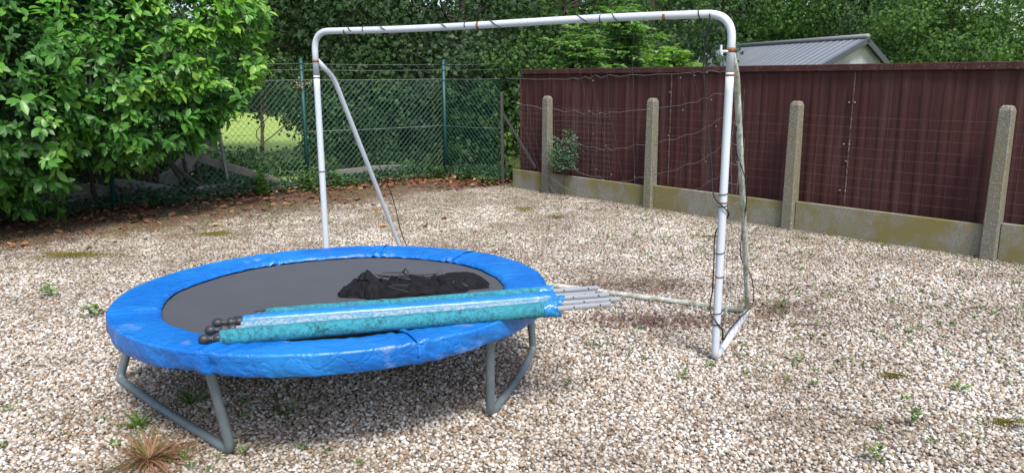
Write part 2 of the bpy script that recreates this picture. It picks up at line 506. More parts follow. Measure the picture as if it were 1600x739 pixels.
def tree(label, base, crowns, mat, L, nclump, per, spread, zmin=.3, trunk_r=.13, lean=(0, 0), group='trees behind the fence and the wall', name='tree', hang=.25, cat='tree', wf=.42):
    root = empty(name, (base[0], base[1], 0), label, cat, group)
    mb = MB(); base3 = np.array([base[0], base[1], -.05]); top = np.array([base[0]+lean[0], base[1]+lean[1], max(c[0][2]+c[1][2]*.5 for c in crowns)])
    P = branch_mb(mb, base3, top, trunk_r, trunk_r*.25, .04, 9, 9)
    parts = []
    for c, r in crowns:
        pt, cl = crown_parts(c, r, int(nclump*.72*np.prod(r)**(2/3)), per, L, spread, hang=hang, wf=wf, zmin=zmin); parts.append(pt)
        sel = cl[rng.choice(len(cl), min(len(cl), 14), replace=False)]
        for q_ in sel:
            s = P[min(len(P)-1, max(1, int(np.argmin(np.abs(P[:, 2]-(q_[2]-.6))))))]
            branch_mb(mb, s, q_, trunk_r*.3, .008, .1, 6, 5)
    mb.build('trunk', BARK, root)
    leaves_obj('crown', parts, mat, root, smooth=False)
    return root

DARK = leaf_mat('dark_leaves', [(0, (.015, .036, .013)), (.5, (.034, .075, .024)), (1, (.075, .14, .04))], .7, .3, .25)
MID = leaf_mat('mid_leaves', [(0, (.024, .058, .015)), (.5, (.055, .12, .03)), (1, (.12, .21, .05))], .7, .32, .25)
BLUE = leaf_mat('bluish_leaves', [(0, (.018, .04, .022)), (.5, (.042, .08, .04)), (1, (.09, .145, .065))], .7, .28, .25)
LIGHT = leaf_mat('light_leaves', [(0, (.07, .15, .02)), (.5, (.15, .28, .05)), (1, (.24, .40, .08))], .5, .4)
ELDER = leaf_mat('elder_leaves', [(0, (.06, .13, .04)), (.5, (.13, .25, .08)), (1, (.22, .37, .12))], .5, .4)

# trees: label, base, crowns, material, leaf length, clump density, leaves per clump, clump spread
T = [
 ('broad dark tree overhanging the green mesh fence beside the laurel hedge', (-6.9, 17.4), [((-5.2,16.6,4.2),(2.4,2.0,2.6)), ((-4.0,15.4,3.0),(1.2,1.2,1.2))], DARK, .11, 42, 56, .24),
 ('dark leafy tree directly behind the left upper corner of the goal', (-3.2, 16.4), [((-3.1,15.6,3.1),(2.0,1.7,2.3)), ((-2.6,14.9,1.7),(1.3,1.1,1.3))], DARK, .10, 42, 56, .24),
 ('ivy covered tree behind the mesh fence under the middle of the crossbar', (-.9, 16.2), [((-1.0,15.6,3.2),(1.9,1.6,2.2)), ((-.7,14.8,1.6),(1.3,1.0,1.3))], BLUE, .10, 42, 56, .24),
 ('mid green tree behind the left end of the maroon metal wall', (1.2, 16.5), [((1.1,15.9,3.1),(1.7,1.5,2.2)), ((.7,15.0,1.8),(1.1,1.0,1.4))], MID, .10, 42, 56, .24),
 ('tall dull green tree between the pale elder shoots and the shed', (3.3, 19.0), [((3.2,18.4,3.3),(2.0,1.6,2.6))], BLUE, .12, 42, 56, .28),
 ('wide green tree rising behind the grey shed roof', (7.4, 26.0), [((7.3,25.2,4.2),(3.0,2.2,3.4))], MID, .12, 30, 90, .36),
 ('dark green tree behind the gable peak of the shed', (11.4, 26.5), [((11.3,25.6,4.2),(2.6,2.2,3.6))], DARK, .12, 30, 90, .36),
 ('bushy mid green tree right of the shed gable', (12.3, 22.0), [((11.6,21.4,2.4),(1.5,1.3,1.9)), ((12.9,22.2,3.4),(1.6,1.5,2.2))], MID, .11, 32, 80, .30),
 ('drooping green tree at the far right above the metal wall', (16.4, 24.5), [((16.3,24.0,1.9),(2.2,1.8,1.7)), ((14.6,23.0,2.3),(1.5,1.3,1.9))], MID, .12, 28, 80, .34),
 ('tall thin tree with open twigs at the upper right edge', (17.2, 27.0), [((17.4,26.5,4.6),(1.5,1.4,1.5))], BLUE, .12, 16, 26, .3),
 ('dark tree seen beyond the top of the laurel hedge', (-9.6, 18.0), [((-9.6,17.4,4.4),(3.0,2.0,2.8))], DARK, .12, 34, 60, .28),
]
for a in T: tree(*a)

# low bushes and undergrowth behind the chain link fence
B = [
 ('dark low bush behind the mesh fence between the laurel and the second green post', (-4.75, 13.4), [((-4.7,13.5,.18),(1.1,.6,.26))], DARK, .08, 230, 40, .12),
 ('flat dark bush behind the old timber under the laurel', (-5.3, 12.6), [((-5.3,12.6,.22),(.9,.5,.36))], DARK, .08, 260, 40, .12),
 ('dense dark bush behind the laurel hedge at the far left', (-8.8, 10.6), [((-8.6,10.6,1.0),(2.0,1.0,1.3))], DARK, .09, 200, 44, .16),
 ('dense shady bush behind the middle of the laurel hedge', (-6.5, 12.4), [((-6.7,12.4,.8),(1.45,.9,1.1))], DARK, .09, 220, 44, .16),
 ('shady rounded bush behind the mesh fence between the goal post and its brace', (-3.0, 14.1), [((-3.0,14.1,.9),(1.15,.7,1.1))], DARK, .08, 230, 40, .14),
 ('ivy bush behind the mesh fence just left of its middle post', (-1.9, 14.5), [((-1.9,14.5,.8),(1.0,.6,.95))], BLUE, .08, 230, 40, .14),
 ('tall shady bush behind the mesh fence right of its middle post', (-.5, 13.9), [((-.6,13.9,1.0),(1.0,.6,1.2))], DARK, .08, 230, 40, .14),
 ('leafy bush leaning over the fence corner beside the metal wall', (.35, 13.6), [((.25,13.55,1.2),(.7,.6,1.1))], MID, .08, 180, 30, .13),
 ('broad hedge like bush far behind the mesh fence and the goal', (-2.2, 18.6), [((-2.4,18.6,1.0),(3.0,1.0,1.3))], DARK, .11, 130, 60, .2),
 ('overhanging leafy bush above the bright meadow gap', (-4.6, 13.9), [((-5.0,14.2,1.75),(1.6,.8,.62))], DARK, .08, 190, 30, .15),
]
for a in B: tree(*a, trunk_r=.04, zmin=.04, group='bushes behind the mesh fence', name='bush', cat='bush')

# pale elder shoots above the wall
def elder(label, x, y, top, n, w, mat=ELDER):
    root = empty('elder_bush', (x, y, 0), label, 'bush', 'light green shrubs above the metal wall')
    mb = MB(); parts = []
    for i in range(n):
        a = rng.uniform(0, 6.28); tx = x + w*np.cos(a)*rng.uniform(.2, 1); ty = y + .5*w*np.sin(a); tz = top*rng.uniform(.82, 1.0)
        P = branch_mb(mb, (x+rng.normal()*.08, y+rng.normal()*.08, 0), (tx, ty, tz), .018, .005, .06, 10, 5)
        for p in P[3:]:
            for j in range(7):
                ang = rng.uniform(0, 6.28); dr = np.array([np.cos(ang), np.sin(ang), rng.uniform(-.1, .7)]); ln = rng.uniform(.16, .3)
                tt = np.repeat(np.linspace(.25, 1, 5), 2)[:, None]; sd_ = np.tile([1, -1], 5)[:, None]
                base = p + rng.normal(size=3)*.04 + dr*ln*tt - np.array([0, 0, .08])*tt**2
                side = np.cross(dr, [0, 0, 1.0]); side /= np.linalg.norm(side)
                D = dr*.7 + side*sd_*.8 + rng.normal(size=(10, 3))*.15; D[:, 2] -= .2
                N = np.tile([0, 0, 1.0], (10, 1)) + rng.normal(size=(10, 3))*.25
                l = rng.uniform(.09, .15, 10)
                parts.append(leaf_mesh('', base, D, N, l, l*.24, 'small', np.clip(rng.normal(.5+.25*(p[2]/top-.6), .2, 10), 0, 1)))
    mb.build('stem', BARK, root); leaves_obj('foliage', parts, mat, root, smooth=False)
elder('pale green elder shoots rising above the wall near its left end', 1.2, 12.9, 2.4, 11, .42)
elder('tallest feathery elder shrub behind the wall under the crossbar', 2.05, 13.3, 2.75, 12, .5)
elder('small bright green shrub tip beside the left end of the shed roof', 2.62, 12.3, 2.12, 8, .25, LIGHT)

# far wood behind everything
def far_wood():
    parts = []
    for i in range(34):
        x = -40 + i*2.6 + rng.normal()*.6; y = 40 + rng.normal()*1.6; h = rng.uniform(4.6, 7.2) if x < 22 else rng.uniform(2.6, 3.6)
        p, _ = crown_parts((x, y, h*.5), (2.6, 1.8, h*.55), 260, 30, .3, .45, zmin=.2, inner=.5); parts.append(p)
    o = leaves_obj('far_wood', parts, DARK, None, smooth=False)
    tag(o, 'dense dark wood closing the view beyond the meadow', 'woodland', kind='stuff')
far_wood()

# ------------------------------------------------------------------ laurel hedge
def laurel():
    blobs = [((-4.15,9.7,2.35),(1.0,.85,1.25)), ((-4.95,9.1,2.0),(1.15,.95,1.35)), ((-5.75,8.3,1.75),(1.2,1.0,1.35)),
             ((-6.9,7.4,1.7),(1.5,1.2,1.5)), ((-5.05,9.5,3.3),(1.15,1.1,.95)), ((-4.55,9.3,1.35),(.85,.75,.62)), ((-6.2,8.7,3.3),(1.6,1.2,1.1))]
    root = empty('laurel_hedge', (-5.6, 9.6, 0), 'big glossy cherry laurel hedge bulging over the fence on the left', 'hedge')
    parts = []
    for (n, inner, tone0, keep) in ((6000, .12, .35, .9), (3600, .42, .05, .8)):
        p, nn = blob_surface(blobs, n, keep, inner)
        k = (p[:, 2] > .28) & ((nn[:, 1] < .75))
        p, nn = p[k], nn[k]; m = 9; p = p + nn*rng.exponential(.05, len(p))[:, None]*(1 if inner < .2 else 0)
        young = np.clip((p[:, 0]+4.6)*.5, 0, .3)*(p[:, 2] > 1.5) + .18*(rng.random(len(p)) < .10)
        lumps = .5+.5*np.sin(p[:, 0]*5.1+p[:, 2]*3)*np.sin(p[:, 2]*4.3+p[:, 1]*2.2)
        C_ = np.repeat(p, m, 0); U = np.repeat(nn, m, 0); cnt = len(C_)
        # shoot direction: outward and a little up; leaves whorl round it
        A = np.repeat(nn*.8 + np.array([0, 0, .35]) + rng.normal(size=(len(p), 3))*.3, m, 0); A /= np.linalg.norm(A, axis=1)[:, None]
        ref = np.cross(A, [.31, .17, .93]); ref /= np.linalg.norm(ref, axis=1)[:, None]; bi = np.cross(A, ref)
        ang = np.tile(np.arange(m)*2.4, len(p)) + np.repeat(rng.uniform(0, 6.28, len(p)), m)
        rad = np.cos(ang)[:, None]*ref + np.sin(ang)[:, None]*bi
        st = np.tile(np.linspace(0, .16, m), len(p))[:, None]
        openn = np.tile(np.linspace(1.25, .45, m), len(p))[:, None]
        D = A*.55 + rad*openn + rng.normal(size=(cnt, 3))*.12; D[:, 2] -= .32
        N = A*1.0 + np.array([0, 0, .55]) + rng.normal(size=(cnt, 3))*.12
        l = rng.uniform(.085, .15, cnt)*np.repeat(rng.uniform(.7, 1.25, len(p)), m)
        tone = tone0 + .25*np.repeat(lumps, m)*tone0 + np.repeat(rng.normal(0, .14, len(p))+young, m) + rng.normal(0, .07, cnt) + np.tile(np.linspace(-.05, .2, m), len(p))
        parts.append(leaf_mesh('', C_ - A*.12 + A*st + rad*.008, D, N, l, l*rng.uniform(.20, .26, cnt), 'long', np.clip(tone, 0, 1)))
    m = Mat('laurel_leaf', .28, spec=.45)
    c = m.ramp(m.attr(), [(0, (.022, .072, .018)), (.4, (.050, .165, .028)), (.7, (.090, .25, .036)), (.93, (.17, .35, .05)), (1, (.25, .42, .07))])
    m.col(c); m.rough(m.ramp(m.attr(), [(0, .5), (1, .34)]))
    tr = m.new('ShaderNodeBsdfTranslucent'); m.l(m.mix(1.0, c, (1.5, 1.6, .4), 'MULTIPLY'), tr.inputs[0])
    mx = m.new('ShaderNodeMixShader'); mx.inputs[0].default_value = .30
    m.l(m.b.outputs[0], mx.inputs[1]); m.l(tr.outputs[0], mx.inputs[2]); m.l(mx.outputs[0], m.out.inputs[0])
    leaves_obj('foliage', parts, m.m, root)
    mb = MB()
    for i in range(26):
        t = i/25*.78; f = FP[1]*(1-t) + FP[3]*t; b = f + np.array([-.45, .5]) + rng.normal(size=2)*.15
        bl = blobs[rng.integers(len(blobs))][0]
        branch_mb(mb, (b[0], b[1], -.02), (bl[0]*.5+b[0]*.5, bl[1]*.5+b[1]*.5, bl[2]), .035, .012, .08, 8, 7)
    mb.build('trunk', BARK, root)
laurel()

# ------------------------------------------------------------------ chain link fence
GREEN = simple('green_plastic_coat', (.008, .060, .054), .5, var=.2, scale=6)
MESHG = Mat('mesh_wire', .45, (.030, .115, .092)).m
WIREG = Mat('galvanised_wire', .4, (.42, .46, .46), .6).m
OLDW = Mat('old_wire', .7, (.10, .098, .092), .2).m
def wire(mb, a, b, r=.0015, seg=3, sag=0, n=2):
    t = np.linspace(0, 1, n)[:, None]; P = np.array(a)*(1-t)+np.array(b)*t
    P[:, 2] -= sag*4*(t*(1-t))[:, 0]; mb.tube(P, r, seg, cap=False)
def chain_fence():
    root = empty('chain_link_fence', (*FP[3], 0), 'green chain link fence with round posts running in front of the trees', 'fence')
    for i, p in enumerate(FP[1:5]):
        mb = MB(); mb.tube([(p[0], p[1], -.05), (p[0], p[1], 1.97)], .030, 14); mb.ball((p[0], p[1], 1.97), .031, 14, 6)
        mb.build('post', GREEN, root)
        for z in (.9, 1.66, 1.83, 1.92):
            mb = MB(); mb.tube([(p[0], p[1], z-.008), (p[0], p[1], z+.008)], .035, 10); mb.build('clamp', GREEN, root)
    mb = MB(); wz = MB()
    off = np.array([-.03, .04])
    for i in range(len(FP)-1):
        A, Bp = FP[i]+off, FP[i+1]+off; Lg = np.linalg.norm(Bp-A); d = (Bp-A)/Lg
        h0, h1 = .05, 1.68; c = .088; n = int(Lg/c); H_ = h1-h0
        nrm = np.array([d[1], -d[0]])
        for sgn in (1, -1):
            k0 = -int(H_/c/1.05)-1 
            for k in range(k0, n+1-k0):
                x0 = k*c; x1 = x0 + sgn*H_*.95; z0, z1 = h0, h1
                # clip to the bay
                lo, hi = (x0, x1)
                def cl(x): return z0 + (x-x0)/(x1-x0)*(z1-z0)
                xa, xb = x0, x1
                if min(xa, xb) >= Lg or max(xa, xb) <= 0: continue
                xa = min(max(xa, 0), Lg); xb = min(max(xb, 0), Lg)
                if abs(xa-xb) < .02: continue
                pa = A + d*xa; pb = A + d*xb; o_ = nrm*.0035*sgn
                bow = .012*math.sin(k*.21+i)
                mid = (pa+pb)/2 + nrm*bow
                mb.tube([(pa[0]+o_[0], pa[1]+o_[1], cl(xa)), (mid[0]+o_[0], mid[1]+o_[1], (cl(xa)+cl(xb))/2), (pb[0]+o_[0], pb[1]+o_[1], cl(xb))], .0023, 3, cap=False)
        for z in (.1, .9, 1.68): wire(wz, (*A, z), (*Bp, z), .0026, 4, .01, 9)
        for z in (1.83, 1.92): wire(wz, (*A, z), (*Bp, z), .0016, 4, .012, 9)
    mb.build('mesh', MESHG, root, False); wz.build('tension_wire', WIREG, root, False)
    # grey corner post with its diagonal stay
    g = simple('grey_weathered_steel', (.028, .03, .028), .9, 0, scale=10)
    mb = MB(); mb.box((CORNER[0], CORNER[1], .72), (.025, .025, .76), bevel=.004); mb.build('post', g, root)['label'] = 'grey square corner post'
    a = np.array([*(CORNER+np.array([.03,-.04])), 1.12]); e = WO + WD*.12 - WN*.1
    b = np.array([e[0], e[1], .36]); ax = (b-a)/np.linalg.norm(b-a); n2 = np.array([*WN, 0]); n3 = np.cross(ax, n2)
    mb = MB(); mb.box((a+b)/2, (np.linalg.norm(b-a)/2, .008, .026), [ax, n2, n3], .003); mb.build('stay', g, root)
    # dried flower heads tangled on the second post
    p = FP[3]; n = 60; c = np.array([p[0]-.02, p[1]-.04, 1.62])+rng.normal(size=(n, 3))*np.array([.08, .03, .04]); D = unit(n)
    leaves_obj('foliage', [leaf_mesh('', c, D, unit(n), np.full(n, .035), np.full(n, .012), 'small')], leaf_mat('dried_petal', [(0, (.20, .15, .08)), (1, (.45, .38, .25))], .8, .1), root)
    return root
chain_fence()

# ------------------------------------------------------------------ maroon corrugated wall
def maroon_mat(cap=False):
    m = Mat('maroon_paint'+('_cap' if cap else ''), .55)
    v = m.coord('Position', (5.5, 5.5, .28)); st = m.ramp(m.noise(1.6, 6, v, .7), [(.50, 0), (.80, 1)])
    n = m.noise(3.0, 5)
    c = m.mix(n, (.038, .0112, .0098), (.058, .0172, .0150))
    c = m.mix(m.math('MULTIPLY', st, .32), c, (.17, .115, .11))
    sp = m.ramp(m.noise(70, 3, rough=.6), [(.66 if not cap else .6, 0), (.74 if not cap else .66, 1)])
    c = m.mix(m.math('MULTIPLY', sp, .5 if cap else .16), c, (.26, .22, .21))
    m.col(c).rough(m.ramp(n, [(0, .68), (1, .85)])); m.b.inputs['Specular IOR Level'].default_value = .3; return m.m
WALLH = 1.81
def wallp(s, off, z): p = WO + WD*s + WN*off; return (p[0], p[1], z)
def metal_wall():
    root = empty('corrugated_wall', wallp(0, .16, 0), 'long maroon corrugated metal wall with streaks of grime', 'wall')
    M1 = maroon_mat()
    s0 = -.47; seams = [s0, 2.38, 4.72, 8.6, 12.6]
    for i in range(len(seams)-1):
        a, b = seams[i], seams[i+1]; prof = []
        s = a; pitch = .2
        # trapezoid ribs with small stiffening grooves
        k = 0
        while s < b - .001:
            for ds, o in ((0, 0), (.055, 0), (.085, .008), (.11, .008), (.14, 0), (.165, 0), (.172, .003), (.18, 0)):
                if s+ds <= b: prof.append((s+ds, o))
            s += pitch; k += 1
        prof.append((b + (.04 if i < len(seams)-2 else 0), 0)); prof = np.array(prof)
        zz = np.linspace(.1, WALLH-.03, 9); V = []
        for z in zz:
            wob = .006*np.sin(prof[:, 0]*2.1+z*3+i)+.004*np.sin(prof[:, 0]*5+z*2)
            o_ = .17 - prof[:, 1] + wob - (.004 if i % 2 else 0)
            V.append(np.stack([WO[0]+WD[0]*prof[:, 0]+WN[0]*o_, WO[1]+WD[1]*prof[:, 0]+WN[1]*o_, np.full(len(prof), z)], -1))
        n = len(prof); ii = np.arange(n-1)
        q_ = np.concatenate([np.stack([r*n+ii, r*n+ii+1, (r+1)*n+ii+1, (r+1)*n+ii], -1) for r in range(len(zz)-1)])
        me = npmesh('sheet', np.concatenate(V), [q_], False); o = link('sheet', me, M1, root)
        sm = o.modifiers.new('thick', 'SOLIDIFY'); sm.thickness = .002
    # cap rail along the top, in lengths
    cm = maroon_mat(True)
    ends = [s0-.02, 2.4, 5.1, 8.7, 12.6]
    ax = [(*WD, 0), (*WN, 0), (0, 0, 1)]
    for a, b in zip(ends[:-1], ends[1:]):
        mb = MB(); mb.box(wallp((a+b)/2, .165, WALLH-.028), ((b-a)/2-.0015, .034, .036), ax, .006); mb.build('cap_rail', cm, root, False)
    # left end trim
    mb = MB(); mb.box(wallp(s0-.012, .17, WALLH/2-.06), (.010, .028, WALLH/2-.04), ax, .003); mb.build('end_trim', cm, root, False)
    # grimy edges where the sheets overlap
    gm = Mat('seam_grime', .85); gn = gm.ramp(gm.noise(22, 5, rough=.8), [(.42, 0), (.56, 1)]); gm.col(gm.mix(gn, (.045, .016, .014), (.13, .11, .10)))
    for s_, w_ in ((2.38, .007), (4.72, .006)):
        mb = MB(); mb.box(wallp(s_, .152, WALLH/2+.12), (w_, .003, WALLH/2-.19), ax, .001); mb.build('lap_seam', gm.m, root, False)
    # washers and screws along the lapped seams
    wm = simple('zinc', (.20, .19, .18), .6, .3)
    for s, z in ((2.36, 1.5), (2.36, .95), (4.68, 1.42), (4.74, 1.42), (4.66, .98), (4.72, .98), (4.70, .80), (4.66, .48), (4.72, .48), (1.05, .9), (3.45, .78)):
        p = np.array(wallp(s, .150, z)); nn = np.array([*WN, 0])
        mb = MB(); mb.tube([p+nn*.006, p-nn*.004], .010, 10); mb.build('screw', wm, root)
metal_wall()

# ------------------------------------------------------------------ concrete post fence in front of it
def concrete_mat(name, base, lich, algae):
    m = Mat(name, .9)
    n = m.noise(5, 6); c = m.mix(n, tuple(x*.72 for x in base), base)
    f = m.ramp(m.noise(55, 3), [(.52, 0), (.62, 1)]); c = m.mix(m.math('MULTIPLY', f, .45), c, (.12, .11, .09))
    w = m.ramp(m.noise(85, 3, rough=.5), [(.56, 0), (.64, 1)]); c = m.mix(m.math('MULTIPLY', w, lich), c, (.40, .39, .34))
    g = m.ramp(m.noise(2.3, 6, rough=.65), [(.40, 0), (.56, 1)]); c = m.mix(m.math('MULTIPLY', g, algae), c, (.17, .145, .035))
    y = m.ramp(m.noise(3.2, 3, m.coord('Position', (1, 1, .5))), [(.66, 0), (.74, 1)]); c = m.mix(m.math('MULTIPLY', y, algae*.7), c, (.30, .23, .02))
    m.col(c); m.bump(m.noise(90, 4), .6, .004); return m.m
def concrete_fence():
    root = empty('concrete_post_fence', wallp(0, 0, 0), 'low concrete fence with four square posts and mossy base panels', 'fence')
    cp = concrete_mat('post_concrete', (.165, .158, .128), .7, .25); cb = concrete_mat('plinth_concrete', (.24, .23, .195), .4, .85)
    ss = [-.0, .273, 2.21, 4.18, 6.19, 8.19, 10.2][1:]
    ax = np.array([(*WD, 0), (*WN, 0), (0, 0, 1)])
    for s in ss:
        # tapered square post with a sloped chamfered head
        prof = []; h = 1.43; w0, w1 = .068, .058
        V = []
        for (z, w, sh) in ((-.1, w0, 0), (h-.045, w1, 0), (h-.012, w1-.012, .0), (h, w1-.026, .0)):
            c = .011
            ring = [(-w+c, -w), (w-c, -w), (w, -w+c), (w, w-c), (w-c, w), (-w+c, w), (-w, w-c), (-w, -w+c)]
            for a, b in ring: V.append(np.array([a, b, 0]) @ ax + np.array(wallp(s, 0, z)))
        fs = []
        for r in range(3): 
            for j in range(8): fs.append((r*8+j, r*8+(j+1) % 8, (r+1)*8+(j+1) % 8, (r+1)*8+j))
        mb = MB(); mb.add(V, [np.array(fs), np.arange(24, 32)[None]])
        mb.build('post', cp, root, False)
    bounds = [-.5] + ss + [12.2]
    hs = [.285, .29, .31, .33, .365, .37, .37]
    for i in range(len(bounds)-1):
        a, b = bounds[i]+(.07 if i else 0), bounds[i+1]-(.07 if i < len(bounds)-2 else 0)
        mb = MB(); h = hs[min(i, 6)]; mb.box(wallp((a+b)/2, .012, (h-.12)/2), ((b-a)/2, .022, (h+.12)/2), ax, .006); mb.build('base_panel', cb, root, False)
    # thin horizontal strands, and a patch of old square netting at the left
    for k in range(9):
        mb = MB()
        z = .44 + k*.105
        for i in range(len(bounds)-2):
            a, b = bounds[i], bounds[i+1]
            wire(mb, wallp(a, .055, z), wallp(b, .055, z+rng.normal()*.004), .0007, 3, .006, 7)
        mb.build('strand_wire', OLDW, root, False)
    mb = MB()
    for k in range(27):
        s = -.45 + k*.075; j = rng.normal(size=5)*.006
        P = [wallp(s+j[q_], .05, .3+q_*.245) for q_ in range(5)]; mb.tube(P, .0013, 3, cap=False)
    for k in range(13):
        z = .33 + k*.075; P = [wallp(-.45+q_*.278, .048, z+rng.normal()*.006) for q_ in range(8)]; mb.tube(P, .0013, 3, cap=False)
    mb.build('square_netting', OLDW, root, False)
concrete_fence()

# ------------------------------------------------------------------ shed behind the wall
def shed():
    ph = R(15.7); gd = np.array([math.cos(ph), math.sin(ph), 0]); rd = np.array([-math.sin(ph), math.cos(ph), 0]); Z = np.array([0, 0, 1.])
    pk = np.array([6.98, 15.4, 2.42])
    root = empty('shed', (pk[0], pk[1], 0), 'grey metal roofed shed with pale gable behind the maroon wall', 'shed')
    roofm = Mat('roof_sheet', .42, (.30, .32, .35), .35)
    n = roofm.noise(2.5, 5); c = roofm.mix(n, (.17, .185, .205), (.25, .27, .295)); roofm.col(c)
    Ln = 5.6; sl = (2.3, .50*2.3); sr = (1.5, .86*1.5)
    def slope(sign, w, drop, name):
        # sheet with raised ribs running down the slope
        prof = []; t = -.12
        while t < Ln:
            for dt, o in ((0, 0), (.15, 0), (.165, .010), (.185, .010), (.20, 0)): prof.append((min(t+dt, Ln), o))
            t += .21
        prof = np.array(prof); dn = np.array(gd*sign*w - Z*drop); nn = np.cross(dn, rd)*(-sign); nn /= np.linalg.norm(nn)
        if nn[2] < 0: nn = -nn
        V = []
        for f in (0, 1): 
            for (tt, o) in prof: V.append(pk + rd*tt + dn*f + nn*o)
        k = len(prof); i = np.arange(k-1)
        o = link(name, npmesh(name, np.array(V), [np.stack([i, i+1, i+1+k, i+k], -1)], False), roofm.m, root)
        o.modifiers.new('t', 'SOLIDIFY').thickness = .004
        return dn, nn
    dl, nl = slope(-1, *sl, 'roof_slope'); dr, nr = slope(1, *sr, 'roof_slope')
    fm = simple('dark_fascia', (.04, .048, .06), .6)
    for dn, nn in ((dl, nl), (dr, nr)):
        L_ = np.linalg.norm(dn); ax = [dn/L_, rd, nn]; mb = MB()
        mb.box(pk + dn*.5 - rd*.15 - nn*.045, (L_/2, .02, .05), ax, .004); mb.build('fascia', fm, root, False)
    mb = MB(); lightm = simple('ridge_flashing', (.20, .21, .225), .5, .3)
    mb.tube([pk - rd*.14 + Z*.03, pk + rd*Ln + Z*.03], .05, 8); mb.build('ridge_cap', lightm, root)
    gm = Mat('gable_board', .85); nz = gm.noise(3, 6, gm.coord('Position', (1, 1, .35))); gm.col(gm.mix(gm.ramp(nz, [(.35, 0), (.65, 1)]), (.185, .19, .215), (.30, .31, .345)))
    a = pk + dl*.96 - Z*.06; b = pk - Z*.06; c_ = pk + dr*.96 - Z*.06
    mb = MB()
    for r_ in (.0, Ln-.25):
        o = rd*r_; V = [a+o, b+o, c_+o, np.array([c_[0], c_[1], -.05])+o, np.array([a[0], a[1], -.05])+o]; V2 = [v+rd*.06 for v in V]
        mb.add(V+V2, [np.array([[0,1,2,3,4]]), np.array([[9,8,7,6,5]])]+[np.array([[i, i+5, (i+1) % 5+5, (i+1) % 5]]) for i in range(5)])
    for P0 in (a, c_):
        mid = P0 + rd*(Ln/2-.1); mid[2] = (P0[2]-.05)/2
        mb.box(mid, (.04, Ln/2-.17, (P0[2]+.05)/2-.01), [gd, rd, Z])
    mb.build('wall', gm.m, root, False)
shed()

